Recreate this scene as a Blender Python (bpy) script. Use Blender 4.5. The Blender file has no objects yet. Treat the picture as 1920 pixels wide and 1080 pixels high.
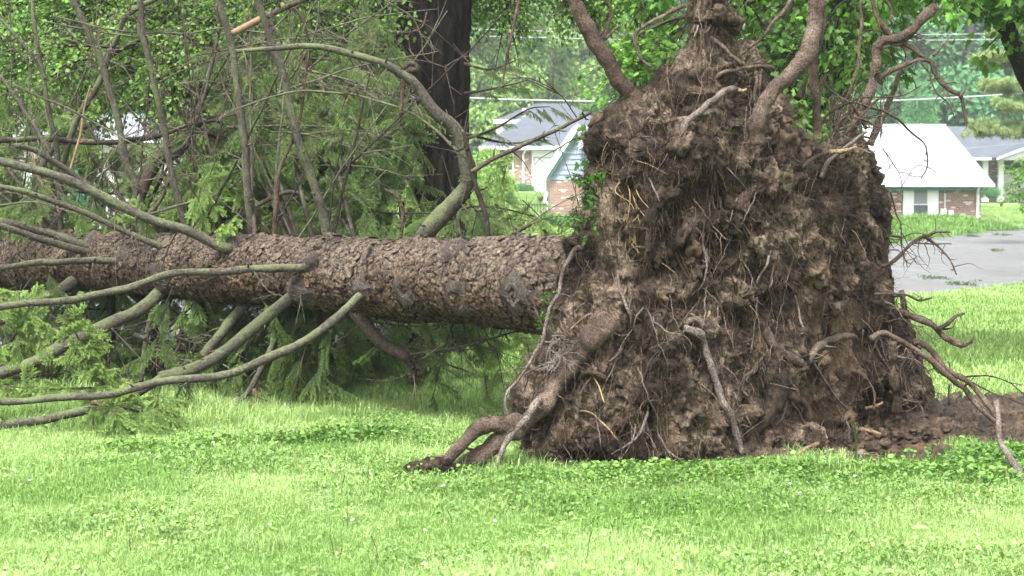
import bpy, math, random
import numpy as np
from mathutils import Vector, Euler, Matrix

random.seed(7)
rng = np.random.default_rng(7)
R = math.radians
sc = bpy.context.scene
COL = sc.collection

# ------------------------------------------------------------------ camera
FPX = 3000.0; PITCH = math.atan(190/3000); CH = 1.65
cam_d = bpy.data.cameras.new('camera'); cam = bpy.data.objects.new('camera', cam_d); COL.objects.link(cam)
cam.location = (0, 0, CH); cam.rotation_euler = (math.pi/2-PITCH, 0, 0)
cam_d.sensor_width = 36; cam_d.lens = 36*FPX/1920; cam_d.clip_start = .1; cam_d.clip_end = 1500
cam_d.dof.use_dof = True; cam_d.dof.focus_distance = 10.0; cam_d.dof.aperture_fstop = 6.3
sc.camera = cam

# ------------------------------------------------------------------ world, sun, exposure
SUN_EL, SUN_ROT = 58, 200
world = bpy.data.worlds.new('World'); sc.world = world; world.use_nodes = True
wn = world.node_tree; wn.nodes.clear()
sky = wn.nodes.new('ShaderNodeTexSky'); sky.sky_type = 'NISHITA'; sky.sun_disc = False
sky.sun_elevation = R(SUN_EL); sky.sun_rotation = R(SUN_ROT); sky.dust_density = 3.0; sky.air_density = 1.0; sky.ozone_density = 1.0
hs = wn.nodes.new('ShaderNodeHueSaturation'); hs.inputs['Saturation'].default_value = .12
bg = wn.nodes.new('ShaderNodeBackground'); bg.inputs['Strength'].default_value = .11
wo = wn.nodes.new('ShaderNodeOutputWorld')
wn.links.new(sky.outputs[0], hs.inputs['Color']); wn.links.new(hs.outputs[0], bg.inputs[0]); wn.links.new(bg.outputs[0], wo.inputs[0])
sd = bpy.data.lights.new('sun', 'SUN'); sd.energy = 1.5; sd.angle = R(14); sd.color = (1, .97, .92)
so = bpy.data.objects.new('sun', sd); COL.objects.link(so)
so.rotation_euler = (R(90-SUN_EL), 0, R(180-SUN_ROT)); so.location = (0, 0, 30)
sc.view_settings.view_transform = 'Standard'; sc.view_settings.look = 'None'
sc.view_settings.exposure = 2.58; sc.view_settings.gamma = 1; sc.view_settings.use_curve_mapping = False
sc.render.engine = 'CYCLES'
cy = sc.cycles
cy.use_denoising = True; cy.max_bounces = 6; cy.diffuse_bounces = 3; cy.glossy_bounces = 2; cy.transmission_bounces = 4
cy.volume_bounces = 0; cy.transparent_max_bounces = 4; cy.caustics_reflective = False; cy.caustics_refractive = False
cy.use_adaptive_sampling = True; cy.adaptive_threshold = .015

# ------------------------------------------------------------------ helpers
CP, SP = math.cos(PITCH), math.sin(PITCH)
def P(px, py, Y):
    """world point seen at photo pixel (px,py) at world depth Y"""
    u = (px-960)/FPX; v = (540-py)/FPX
    dx, dy, dz = u, CP+v*SP, -SP+v*CP
    s = Y/dy
    return np.array([dx*s, Y, CH+dz*s])
def PA(px, py, Y):
    px, py, Y = np.asarray(px, float), np.asarray(py, float), np.asarray(Y, float)
    u = (px-960)/FPX; v = (540-py)/FPX
    dy = CP+v*SP; s = Y/dy
    return np.stack([u*s, Y+0*s, CH+(-SP+v*CP)*s], -1)

def hash3(ix, iy, iz, seed):
    h = (ix.astype(np.int64)*374761393 + iy.astype(np.int64)*668265263 + iz.astype(np.int64)*2147483647 + seed*1274126177) & 0xffffffff
    h = ((h ^ (h >> 13))*1274126177) & 0xffffffff
    h = ((h ^ (h >> 16))*2246822519) & 0xffffffff
    h = h ^ (h >> 15)
    return (h & 0xffffff)/float(0xffffff)
def vnoise(p, seed=0):
    f = np.floor(p); i = f.astype(np.int64); t = p-f; t = t*t*t*(t*(t*6-15)+10)
    out = 0
    for a in (0, 1):
        wx = t[..., 0] if a else 1-t[..., 0]
        for b in (0, 1):
            wy = t[..., 1] if b else 1-t[..., 1]
            for c in (0, 1):
                wz = t[..., 2] if c else 1-t[..., 2]
                out = out + wx*wy*wz*hash3(i[..., 0]+a, i[..., 1]+b, i[..., 2]+c, seed)
    return out*2-1
def fbm(p, o=4, seed=0, g=.5):
    s = 0; a = 1; q = np.array(p, float)
    for k in range(o):
        s = s+a*vnoise(q, seed+k*17); a *= g; q = q*2.03+11.3
    return s
def ridged(p, o=3, seed=0):
    s = 0; a = 1; q = np.array(p, float)
    for k in range(o):
        s = s+a*(1-2*np.abs(vnoise(q, seed+k*31))); a *= .5; q = q*2.1+5.7
    return s
def sstep(a, b, x):
    t = np.clip((x-a)/(b-a), 0, 1); return t*t*(3-2*t)

class MB:
    """collects vertices and faces; build() links them as one mesh object"""
    def __init__(s): s.v = []; s.n = 0; s.f3 = []; s.f4 = []; s.a = []; s.m3 = []; s.m4 = []
    def add(s, v, f, a=0.0, mi=0):
        v = np.asarray(v, float).reshape(-1, 3); f = np.asarray(f, np.int64)
        s.v.append(v); s.a.append(np.broadcast_to(np.asarray(a, float), (len(v),)).copy())
        if f.shape[1] == 3: s.f3.append(f+s.n); s.m3.append(np.full(len(f), mi))
        else: s.f4.append(f+s.n); s.m4.append(np.full(len(f), mi))
        s.n += len(v)
        return s
    def box(s, c, d, rz=0, a=0.0, mi=0):
        x, y, z = np.array(d)/2
        v = np.array([[-x,-y,-z],[x,-y,-z],[x,y,-z],[-x,y,-z],[-x,-y,z],[x,-y,z],[x,y,z],[-x,y,z]])
        if rz: v = v @ np.array([[math.cos(rz), math.sin(rz), 0], [-math.sin(rz), math.cos(rz), 0], [0, 0, 1]])
        f = [[0,3,2,1],[4,5,6,7],[0,1,5,4],[1,2,6,5],[2,3,7,6],[3,0,4,7]]
        return s.add(v+np.array(c), f, a, mi)
    def prism(s, pts, d, a=0.0, mi=0):
        """planar polygon pts (n,3) pushed by vector d"""
        p = np.asarray(pts, float); n = len(p)
        v = np.concatenate([p, p+np.asarray(d)])
        s.add(v, [[i, (i+1) % n, n+(i+1) % n, n+i] for i in range(n)], a, mi)
        off = s.n-len(v)
        for k in range(1, n-1):
            s.f3.append(np.array([[off, off+k+1, off+k], [off+n, off+n+k, off+n+k+1]])); s.m3.append(np.full(2, mi))
        return s
    def tube(s, pts, rad, sides=8, a=0.0, cap=True, wob=0, seed=0, mi=0):
        p = np.asarray(pts, float); n = len(p)
        r = np.broadcast_to(np.asarray(rad, float), (n,))
        t = np.gradient(p, axis=0); t /= np.linalg.norm(t, axis=1, keepdims=True)+1e-12
        ref = np.array([0, 0, 1.]) if abs(t[0, 2]) < .8 else np.array([1., 0, 0])
        nn = np.empty_like(p); x = ref-t[0]*ref.dot(t[0]); nn[0] = x/np.linalg.norm(x)
        for i in range(1, n):
            x = nn[i-1]-t[i]*nn[i-1].dot(t[i]); nn[i] = x/(np.linalg.norm(x)+1e-12)
        b = np.cross(t, nn)
        an = np.arange(sides)/sides*2*math.pi
        ring = nn[:, None]*np.cos(an)[None, :, None]+b[:, None]*np.sin(an)[None, :, None]
        rr = np.repeat(r[:, None], sides, 1)
        if wob:
            q = p[:, None]+ring*r[:, None, None]
            rr = rr*(1+wob*fbm(q*(0.35/max(r.mean(), .004)), 3, seed))
        v = p[:, None]+ring*rr[..., None]
        v = v.reshape(-1, 3)
        i = np.arange(n-1)[:, None]*sides; j = np.arange(sides)[None]; k = (j+1) % sides
        f = np.stack([i+j, i+k, i+sides+k, i+sides+j], -1).reshape(-1, 4)
        a = np.asarray(a, float)
        s.add(v, f, np.repeat(a, sides) if a.ndim else a, mi)
        if cap:
            off = s.n-len(v)
            for base, flip in ((off, 1), (off+(n-1)*sides, 0)):
                fan = [[base, base+q+1, base+q] if flip else [base, base+q, base+q+1] for q in range(1, sides-1)]
                s.f3.append(np.array(fan)); s.m3.append(np.full(len(fan), mi))
        return s
    def mesh(s, name, mats, smooth=False):
        me = bpy.data.meshes.new(name)
        v = np.concatenate(s.v)
        f3 = np.concatenate(s.f3) if s.f3 else np.zeros((0, 3), int); f4 = np.concatenate(s.f4) if s.f4 else np.zeros((0, 4), int)
        m = np.concatenate([np.concatenate(s.m3) if s.m3 else np.zeros(0, int), np.concatenate(s.m4) if s.m4 else np.zeros(0, int)])
        me.vertices.add(len(v)); me.vertices.foreach_set('co', v.astype(np.float32).ravel())
        nl = len(f3)*3+len(f4)*4
        me.loops.add(nl); me.loops.foreach_set('vertex_index', np.concatenate([f3.ravel(), f4.ravel()]).astype(np.int32))
        me.polygons.add(len(f3)+len(f4))
        ls = np.concatenate([np.arange(len(f3))*3, len(f3)*3+np.arange(len(f4))*4]).astype(np.int32)
        me.polygons.foreach_set('loop_start', ls)
        me.polygons.foreach_set('material_index', m.astype(np.int32))
        me.polygons.foreach_set('use_smooth', np.full(len(ls), smooth))
        at = me.attributes.new('var', 'FLOAT', 'POINT'); at.data.foreach_set('value', np.concatenate(s.a).astype(np.float32))
        for q in (mats if isinstance(mats, (list, tuple)) else [mats]): me.materials.append(q)
        me.update(calc_edges=True); me.validate()
        return me
    def build(s, name, mats, parent=None, smooth=False, **kw):
        return link(name, s.mesh(name, mats, smooth), parent, **kw)

def link(name, data, parent=None, **kw):
    o = bpy.data.objects.new(name, data); COL.objects.link(o)
    if parent is not None: o.parent = parent
    for k, v in kw.items(): o[k] = v
    return o
def thing(name, label, category, group=None, loc=None):
    o = link(name, None, label=label, category=category)
    if group: o['group'] = group
    o.empty_display_size = .2
    return o
def resample(pts, step, closed=False):
    """Catmull-Rom through pts (n,k), then even steps measured on the first three columns"""
    p = np.asarray(pts, float); n = len(p)
    q = np.vstack([2*p[0]-p[1], p, 2*p[-1]-p[-2]])
    out = []
    for i in range(n-1):
        a, b, c, d = q[i], q[i+1], q[i+2], q[i+3]
        m = max(2, int(np.linalg.norm((c-b)[:3])/step*1.6)+1)
        t = np.linspace(0, 1, m, endpoint=False)[:, None]
        out.append(.5*((2*b)+(c-a)*t+(2*a-5*b+4*c-d)*t*t+(3*b-a-3*c+d)*t**3))
    out.append(p[-1:]); o = np.vstack(out)
    L = np.r_[0, np.cumsum(np.linalg.norm(np.diff(o[:, :3], axis=0), axis=1))]
    m = max(2, int(L[-1]/step)+1); s = np.linspace(0, L[-1], m)
    return np.stack([np.interp(s, L, o[:, k]) for k in range(o.shape[1])], 1)

# ------------------------------------------------------------------ scatter of mesh instances for foliage and grass
_groups = {}
def scatter(name, protos, pts, rot, scl, tint, idx, parent=None, **kw):
    me = bpy.data.meshes.new(name); pts = np.asarray(pts, np.float32); n = len(pts)
    me.vertices.add(n); me.vertices.foreach_set('co', pts.ravel())
    me.attributes.new('rot', 'FLOAT_VECTOR', 'POINT').data.foreach_set('vector', np.asarray(rot, np.float32).ravel())
    me.attributes.new('scl', 'FLOAT', 'POINT').data.foreach_set('value', np.broadcast_to(np.asarray(scl, np.float32), (n,)).copy())
    me.attributes.new('tint', 'FLOAT', 'POINT').data.foreach_set('value', np.broadcast_to(np.asarray(tint, np.float32), (n,)).copy())
    me.attributes.new('idx', 'INT', 'POINT').data.foreach_set('value', np.asarray(idx, np.int32))
    key = tuple(p.name for p in protos)
    if key not in _groups:
        g = bpy.data.node_groups.new('scatter', 'GeometryNodeTree'); _groups[key] = g
        g.interface.new_socket('Geometry', in_out='INPUT', socket_type='NodeSocketGeometry')
        g.interface.new_socket('Geometry', in_out='OUTPUT', socket_type='NodeSocketGeometry')
        N = g.nodes; gi = N.new('NodeGroupInput'); go = N.new('NodeGroupOutput')
        join = N.new('GeometryNodeJoinGeometry')
        for p in reversed(protos):
            oi = N.new('GeometryNodeObjectInfo'); oi.inputs['Object'].default_value = p; oi.inputs['As Instance'].default_value = False
            gt = N.new('GeometryNodeGeometryToInstance'); g.links.new(oi.outputs['Geometry'], gt.inputs[0]); g.links.new(gt.outputs[0], join.inputs[0])
        iop = N.new('GeometryNodeInstanceOnPoints'); iop.inputs['Pick Instance'].default_value = True
        def attr(nm, ty):
            a = N.new('GeometryNodeInputNamedAttribute'); a.data_type = ty; a.inputs['Name'].default_value = nm; return a.outputs['Attribute']
        e2r = N.new('FunctionNodeEulerToRotation'); g.links.new(attr('rot', 'FLOAT_VECTOR'), e2r.inputs[0])
        g.links.new(e2r.outputs[0], iop.inputs['Rotation']); g.links.new(attr('scl', 'FLOAT'), iop.inputs['Scale'])
        g.links.new(attr('idx', 'INT'), iop.inputs['Instance Index'])
        g.links.new(gi.outputs[0], iop.inputs['Points']); g.links.new(join.outputs[0], iop.inputs['Instance']); g.links.new(iop.outputs[0], go.inputs[0])
    o = link(name, me, parent, **kw)
    md = o.modifiers.new('scatter', 'NODES'); md.node_group = _groups[key]
    return o
def proto(name, mb, mats, smooth=False):
    return bpy.data.objects.new(name, mb.mesh(name, mats, smooth))
def dir_euler(d, roll):
    """euler turning local +X to direction d with roll about it"""
    d = Vector(d).normalized(); q = d.to_track_quat('X', 'Z')
    return (q.to_matrix() @ Matrix.Rotation(roll, 3, 'X')).to_euler()

# ------------------------------------------------------------------ materials
def mat(name, rough=.8, spec=.3):
    m = bpy.data.materials.new(name); m.use_nodes = True; nt = m.node_tree
    b = nt.nodes['Principled BSDF']; b.inputs['Roughness'].default_value = rough; b.inputs['Specular IOR Level'].default_value = spec
    return m, nt, b
def N_(nt, t, **kw):
    n = nt.nodes.new(t)
    for k, v in kw.items():
        if k in n.inputs: n.inputs[k].default_value = v
        else: setattr(n, k, v)
    return n
def coords(nt, scale=(1, 1, 1), kind='Object'):
    tc = nt.nodes.new('ShaderNodeTexCoord'); mp = nt.nodes.new('ShaderNodeMapping'); mp.inputs['Scale'].default_value = scale
    nt.links.new(tc.outputs[kind], mp.inputs[0]); return mp.outputs[0]
def noise(nt, vec, scale, detail=6, rough=.6, dist=0):
    n = nt.nodes.new('ShaderNodeTexNoise'); n.inputs['Scale'].default_value = scale; n.inputs['Detail'].default_value = detail
    n.inputs['Roughness'].default_value = rough; n.inputs['Distortion'].default_value = dist
    nt.links.new(vec, n.inputs['Vector']); return n.outputs['Fac']
def ramp(nt, fac, stops):
    r = nt.nodes.new('ShaderNodeValToRGB'); e = r.color_ramp.elements
    while len(e) < len(stops): e.new(.5)
    for q, (p, c) in zip(e, stops):
        q.position = p; q.color = (*c, 1) if len(c) == 3 else c
    nt.links.new(fac, r.inputs[0]); return r.outputs[0]
def mixc(nt, fac, a, b, mode='MIX'):
    m = nt.nodes.new('ShaderNodeMix'); m.data_type = 'RGBA'; m.blend_type = mode
    for sock, v in ((m.inputs[0], fac), (m.inputs[6], a), (m.inputs[7], b)):
        if hasattr(v, 'links'): nt.links.new(v, sock)
        elif isinstance(v, (int, float)): sock.default_value = v
        else: sock.default_value = (*v, 1)
    return m.outputs[2]
def math_(nt, op, a, b=0.0):
    m = nt.nodes.new('ShaderNodeMath'); m.operation = op
    for sock, v in ((m.inputs[0], a), (m.inputs[1], b)):
        if hasattr(v, 'links'): nt.links.new(v, sock)
        else: sock.default_value = v
    return m.outputs[0]
def attr(nt, name, kind='GEOMETRY'):
    a = nt.nodes.new('ShaderNodeAttribute'); a.attribute_name = name; a.attribute_type = kind; return a.outputs['Fac']
def bump(nt, b, h, strength=.5, dist=.01):
    n = nt.nodes.new('ShaderNodeBump'); n.inputs['Strength'].default_value = strength; n.inputs['Distance'].default_value = dist
    nt.links.new(h, n.inputs['Height']); nt.links.new(n.outputs[0], b.inputs['Normal'])
def plain(name, c, rough=.6, var=.12, scale=3, spec=.3, metal=0):
    m, nt, b = mat(name, rough, spec)
    f = noise(nt, coords(nt), scale, 5)
    c = np.array(c)
    nt.links.new(ramp(nt, f, [(.3, tuple(c*(1-var))), (.7, tuple(np.minimum(c*(1+var), .9)))]), b.inputs['Base Color'])
    b.inputs['Metallic'].default_value = metal
    return m
def leafmat(name, lo, hi, tip=None, trans=.35, rough=.5, spec=.35):
    """tint (per clump) picks between lo and hi, var (per leaf) shifts brightness or marks young tips"""
    m, nt, b = mat(name, rough, spec)
    ti = attr(nt, 'tint', 'INSTANCER'); va = attr(nt, 'var')
    c = mixc(nt, ti, lo, hi)
    if tip is not None: c = mixc(nt, va, c, tip)
    else:
        k = math_(nt, 'MULTIPLY_ADD', va, .8); nt.nodes[-1].inputs[2].default_value = .6
        h = N_(nt, 'ShaderNodeHueSaturation'); nt.links.new(k, h.inputs['Value']); nt.links.new(c, h.inputs['Color']); c = h.outputs[0]
    nt.links.new(c, b.inputs['Base Color'])
    tr = nt.nodes.new('ShaderNodeBsdfTranslucent'); g = mixc(nt, 1.0, c, (1.0, 1.0, .55), 'MULTIPLY'); nt.links.new(g, tr.inputs[0])
    mx = nt.nodes.new('ShaderNodeMixShader'); mx.inputs[0].default_value = trans
    nt.links.new(b.outputs[0], mx.inputs[1]); nt.links.new(tr.outputs[0], mx.inputs[2])
    nt.links.new(mx.outputs[0], nt.nodes['Material Output'].inputs[0])
    return m
M = {}
M['white'] = plain('white_paint', (.66, .66, .66), .5, .04)
M['metal_white'] = plain('white_metal_roof', (.31, .33, .35), .5, .03, 1, .4)
M['siding'] = plain('blue_grey_siding', (.23, .29, .35), .6, .05)
M['siding_white'] = plain('off_white_siding', (.42, .42, .41), .6, .06)
M['green_trim'] = plain('green_trim', (.05, .2, .13), .5, .1)
M['grey_metal'] = plain('grey_metal', (.38, .42, .46), .45, .06, 3, .5)
M['black_metal'] = plain('black_metal', (.02, .02, .02), .5, .1)
M['glass'], _nt, _b = mat('window_glass', .06, .6); _b.inputs['Base Color'].default_value = (.05, .07, .08, 1)
M['blind'] = plain('blind', (.2, .215, .23), .8, .05)
M['curtain'] = plain('curtain', (.1, .115, .125), .9, .1)
M['rubber'] = plain('tyre_rubber', (.02, .02, .02), .8, .1)
M['car_white'] = plain('car_paint_white', (.75, .76, .78), .25, .02, 2, .6)
M['cable'] = plain('cable_sheath', (.3, .32, .32), .5, .05)
M['cable_dark'] = plain('cable_dark', (.22, .27, .25), .6, .05)
def brickmat():
    m, nt, b = mat('brick_wall', .85)
    tc = nt.nodes.new('ShaderNodeTexCoord'); sx = nt.nodes.new('ShaderNodeSeparateXYZ'); cx = nt.nodes.new('ShaderNodeCombineXYZ')
    nt.links.new(tc.outputs['Object'], sx.inputs[0])
    s = math_(nt, 'ADD', sx.outputs[0], sx.outputs[1]); nt.links.new(s, cx.inputs[0]); nt.links.new(sx.outputs[2], cx.inputs[1])
    br = N_(nt, 'ShaderNodeTexBrick', Scale=1.0); br.inputs['Brick Width'].default_value = .21; br.inputs['Row Height'].default_value = .073
    br.inputs['Mortar Size'].default_value = .009; br.inputs['Bias'].default_value = -.1
    br.inputs['Color1'].default_value = (.16, .08, .052, 1); br.inputs['Color2'].default_value = (.25, .15, .1, 1); br.inputs['Mortar'].default_value = (.3, .27, .24, 1)
    nt.links.new(cx.outputs[0], br.inputs['Vector'])
    # some pale bricks here and there
    br2 = N_(nt, 'ShaderNodeTexBrick', Scale=1.0); br2.inputs['Brick Width'].default_value = .21; br2.inputs['Row Height'].default_value = .073
    br2.inputs['Mortar Size'].default_value = .009; br2.inputs['Color1'].default_value = (0, 0, 0, 1); br2.inputs['Color2'].default_value = (1, 1, 1, 1)
    br2.inputs['Mortar'].default_value = (0, 0, 0, 1); nt.links.new(cx.outputs[0], br2.inputs['Vector'])
    f = ramp(nt, br2.outputs['Color'], [(.88, (0, 0, 0)), (.9, (1, 1, 1))])
    nt.links.new(mixc(nt, f, br.outputs['Color'], (.48, .44, .4)), b.inputs['Base Color'])
    bump(nt, b, br.outputs['Fac'], -.4, .01)
    return m
M['brick'] = brickmat()
def shinglemat(name, c):
    m, nt, b = mat(name, .9)
    v = coords(nt); f = noise(nt, v, 1.2, 3); f2 = noise(nt, v, 14, 4, .8)
    g = math_(nt, 'ADD', math_(nt, 'MULTIPLY', f, .4), math_(nt, 'MULTIPLY', f2, .6))
    c = np.array(c); nt.links.new(ramp(nt, g, [(.35, tuple(c*.72)), (.65, tuple(c*1.25))]), b.inputs['Base Color'])
    tc = nt.nodes.new('ShaderNodeTexCoord'); w = N_(nt, 'ShaderNodeTexWave', bands_direction='Z'); w.inputs['Scale'].default_value = 2.4; w.wave_profile = 'SAW'
    nt.links.new(tc.outputs['Object'], w.inputs['Vector']); bump(nt, b, w.outputs['Fac'], .5, .03)
    return m
M['shingle_grey'] = shinglemat('grey_shingles', (.07, .08, .098))
M['shingle_pale'] = shinglemat('pale_shingles', (.15, .16, .17))
def soilmat():
    m, nt, b = mat('root_plate_soil', .9, .1)
    v = coords(nt); vs = coords(nt, (1, 1, .22))
    n1 = noise(nt, v, 2.2, 4, .6, .4); n2 = noise(nt, v, 22, 8, .7, .3); n3 = noise(nt, vs, 55, 5, .7, .6); n4 = noise(nt, v, 130, 4, .8)
    base = ramp(nt, n1, [(.38, (.016, .0118, .0088)), (.5, (.049, .038, .0295)), (.62, (.128, .104, .084))])
    c = mixc(nt, .75, base, ramp(nt, n2, [(.4, (.3, .27, .24)), (.5, (.9, .86, .8)), (.6, (1.8, 1.75, 1.65))]), 'MULTIPLY')
    c = mixc(nt, .55, c, ramp(nt, n3, [(.42, (.4, .35, .3)), (.57, (1.45, 1.38, 1.25))]), 'MULTIPLY')
    va = attr(nt, 'var')                       # clay exposed where var is high
    clay = ramp(nt, n2, [(.35, (.085, .058, .034)), (.65, (.17, .12, .076))])
    c = mixc(nt, va, c, clay)
    fl = ramp(nt, noise(nt, v, 70, 2, .5), [(.7, (0, 0, 0)), (.76, (1, 1, 1))])
    zone = ramp(nt, noise(nt, v, 1.7, 2, .5), [(.56, (0, 0, 0)), (.68, (1, 1, 1))])
    c = mixc(nt, mixc(nt, 1.0, fl, zone, 'MULTIPLY'), c, (.24, .23, .2))
    nt.links.new(c, b.inputs['Base Color'])
    h = math_(nt, 'ADD', math_(nt, 'MULTIPLY', n2, .6), math_(nt, 'ADD', math_(nt, 'MULTIPLY', n3, .5), math_(nt, 'MULTIPLY', n4, .25)))
    bump(nt, b, h, .9, .035)
    rr = ramp(nt, n1, [(.38, (.6, .6, .6)), (.6, (.97, .97, .97))]); nt.links.new(rr, b.inputs['Roughness'])
    return m
M['soil'] = soilmat()
def mudmat():
    m, nt, b = mat('wet_mud', .65, .3)
    v = coords(nt); n1 = noise(nt, v, 3, 6, .6); n2 = noise(nt, v, 30, 6, .7)
    c = ramp(nt, n1, [(.38, (.02, .0135, .008)), (.62, (.075, .052, .033))])
    c = mixc(nt, .85, c, ramp(nt, n2, [(.41, (.35, .32, .3)), (.5, (1, .97, .94)), (.6, (1.9, 1.85, 1.75))]), 'MULTIPLY')
    nt.links.new(c, b.inputs['Base Color']); bump(nt, b, n2, 1., .04); return m
M['mud'] = mudmat()
def rootmat(name, c0, c1, c2):
    m, nt, b = mat(name, .8, .15)
    v = coords(nt); n1 = noise(nt, v, 6, 4); n2 = noise(nt, v, 90, 5, .7)
    c = ramp(nt, n1, [(.35, c0), (.5, c1), (.68, c2)])
    c = mixc(nt, .85, c, ramp(nt, n2, [(.38, (.3, .27, .25)), (.5, (.95, .92, .9)), (.62, (1.8, 1.75, 1.7))]), 'MULTIPLY')
    nt.links.new(c, b.inputs['Base Color']); bump(nt, b, n2, 1., .01); return m
M['root'] = rootmat('root_bark', (.03, .021, .015), (.065, .047, .037), (.12, .093, .074))
M['root_red'] = rootmat('red_brown_root_bark', (.028, .018, .014), (.055, .037, .029), (.1, .07, .055))
M['root_grey'] = rootmat('grey_root_bark', (.055, .043, .037), (.1, .083, .073), (.17, .145, .13))
M['root_thin'] = rootmat('thin_roots', (.016, .011, .008), (.036, .026, .019), (.075, .056, .041))
M['root_pale'] = rootmat('pale_peeled_root', (.08, .056, .03), (.14, .1, .06), (.22, .17, .1))
M['dead_twig'] = rootmat('dead_twigs', (.035, .028, .022), (.075, .062, .05), (.13, .11, .088))
M['raw_wood'] = plain('torn_orange_wood', (.17, .11, .065), .7, .3, 12)
M['straw'] = plain('straw', (.22, .16, .07), .7, .3, 12)
def barkmat():
    m, nt, b = mat('spruce_bark', .85, .15)
    v = coords(nt); va = attr(nt, 'var'); n1 = noise(nt, v, 2.5, 3); n2 = noise(nt, v, 45, 6, .75); n3 = noise(nt, v, 170, 3, .7)
    # var: 0 groove .. 1 plate
    c = mixc(nt, n1, (.047, .032, .0225), (.06, .045, .034))
    fl = ramp(nt, va, [(0.0, (.05, .045, .04)), (.3, (.35, .3, .28)), (.5, (.8, .75, .72)), (1.0, (1.5, 1.48, 1.45))])
    c = mixc(nt, .95, c, fl, 'MULTIPLY')
    c = mixc(nt, .9, c, ramp(nt, n2, [(.41, (.3, .27, .25)), (.5, (1, .95, .9)), (.6, (2.0, 2.0, 1.95))]), 'MULTIPLY')
    # greyer plates towards the trunk's upper side, browner underneath
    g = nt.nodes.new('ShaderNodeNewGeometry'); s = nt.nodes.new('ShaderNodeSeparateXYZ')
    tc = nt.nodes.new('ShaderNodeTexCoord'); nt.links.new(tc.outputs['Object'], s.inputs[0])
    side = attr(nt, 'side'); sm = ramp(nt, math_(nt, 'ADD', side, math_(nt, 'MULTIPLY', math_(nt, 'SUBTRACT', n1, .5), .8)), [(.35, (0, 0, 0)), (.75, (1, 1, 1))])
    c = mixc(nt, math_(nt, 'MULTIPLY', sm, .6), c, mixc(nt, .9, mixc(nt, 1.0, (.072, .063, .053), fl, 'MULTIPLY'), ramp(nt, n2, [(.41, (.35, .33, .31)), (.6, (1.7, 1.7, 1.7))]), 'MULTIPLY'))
    c = mixc(nt, 1.0, c, ramp(nt, noise(nt, v, 3.5, 5, .7), [(.38, (.5, .46, .43)), (.5, (.85, .84, .82)), (.62, (1.12, 1.1, 1.06))]), 'MULTIPLY')
    sp = ramp(nt, n3, [(.66, (0, 0, 0)), (.72, (1, 1, 1))])
    c = mixc(nt, math_(nt, 'MULTIPLY', sp, .5), c, (.26, .23, .2))
    nt.links.new(c, b.inputs['Base Color']); bump(nt, b, math_(nt, 'ADD', n2, math_(nt, 'MULTIPLY', n3, .3)), .8, .008); return m
M['bark'] = barkmat()
def limbmat(name, c0, c1, lich=.5):
    m, nt, b = mat(name, .8, .12)
    v = coords(nt); n1 = noise(nt, v, 5, 3); n2 = noise(nt, v, 60, 6, .75); n3 = noise(nt, v, 150, 3, .7)
    c = mixc(nt, n1, c0, c1)
    c = mixc(nt, .8, c, ramp(nt, n2, [(.38, (.35, .32, .3)), (.5, (.95, .93, .9)), (.62, (1.75, 1.75, 1.75))]), 'MULTIPLY')
    l = math_(nt, 'ADD', math_(nt, 'MULTIPLY', n1, .9), math_(nt, 'MULTIPLY', n2, .6))
    g = nt.nodes.new('ShaderNodeNewGeometry'); s = nt.nodes.new('ShaderNodeSeparateXYZ'); nt.links.new(g.outputs['Normal'], s.inputs[0])
    l = math_(nt, 'ADD', l, math_(nt, 'MULTIPLY', math_(nt, 'ADD', s.outputs[2], math_(nt, 'MULTIPLY', s.outputs[0], -.6)), .12))
    t = .98-.4*lich
    f = ramp(nt, l, [(t-.08, (0, 0, 0)), (t+.12, (1, 1, 1))])
    c = mixc(nt, math_(nt, 'MULTIPLY', f, .85), c, ramp(nt, n3, [(.35, (.045, .058, .026)), (.65, (.125, .145, .068))]))
    nt.links.new(c, b.inputs['Base Color']); bump(nt, b, n2, .6, .006); return m
M['limb'] = limbmat('lichened_spruce_limb', (.036, .032, .026), (.07, .063, .053), .45)
M['limb_clean'] = limbmat('grey_brown_limb', (.035, .026, .021), (.066, .052, .043), .05)
M['limb_dark'] = limbmat('wet_dark_limb', (.014, .011, .009), (.035, .028, .023), .05)
def furrowmat():
    m, nt, b = mat('dark_furrowed_bark', .95, .04)
    v = coords(nt, (1, 1, .25)); n1 = noise(nt, v, 14, 6, .7, .3); n0 = noise(nt, coords(nt), 1.2, 4)
    c = ramp(nt, n1, [(.4, (.0025, .002, .0016)), (.62, (.014, .012, .009))])
    gr = ramp(nt, noise(nt, coords(nt), 26, 5, .7), [(.55, (0, 0, 0)), (.75, (1, 1, 1))])
    c = mixc(nt, math_(nt, 'MULTIPLY', mixc(nt, 1., gr, n0, 'MULTIPLY'), .6), c, (.04, .045, .025))
    nt.links.new(c, b.inputs['Base Color']); bump(nt, b, n1, 1., .03); return m
M['furrow'] = furrowmat()
M['knot_hollow_shade'] = plain('knot_hollow_shade', (.008, .006, .005), .9, .3, 20)  # near-black disc in each knot, the shade of a hollow painted as colour
M['knot'] = rootmat('weathered_knot', (.02, .016, .013), (.045, .037, .032), (.08, .07, .062))
M['trunk_far'] = plain('far_trunk_bark', (.075, .06, .05), .9, .3, 4)
def lawnmat():
    m, nt, b = mat('lawn_soil_and_thatch', .95, .1)
    v = coords(nt); n1 = noise(nt, v, .6, 5); n2 = noise(nt, v, 25, 6, .8)
    c = mixc(nt, n2, (.07, .11, .035), (.18, .26, .09)); c = mixc(nt, n1, c, (.18, .27, .1))
    nt.links.new(c, b.inputs['Base Color']); bump(nt, b, n2, .8, .03); return m
M['lawn'] = lawnmat()
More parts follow.
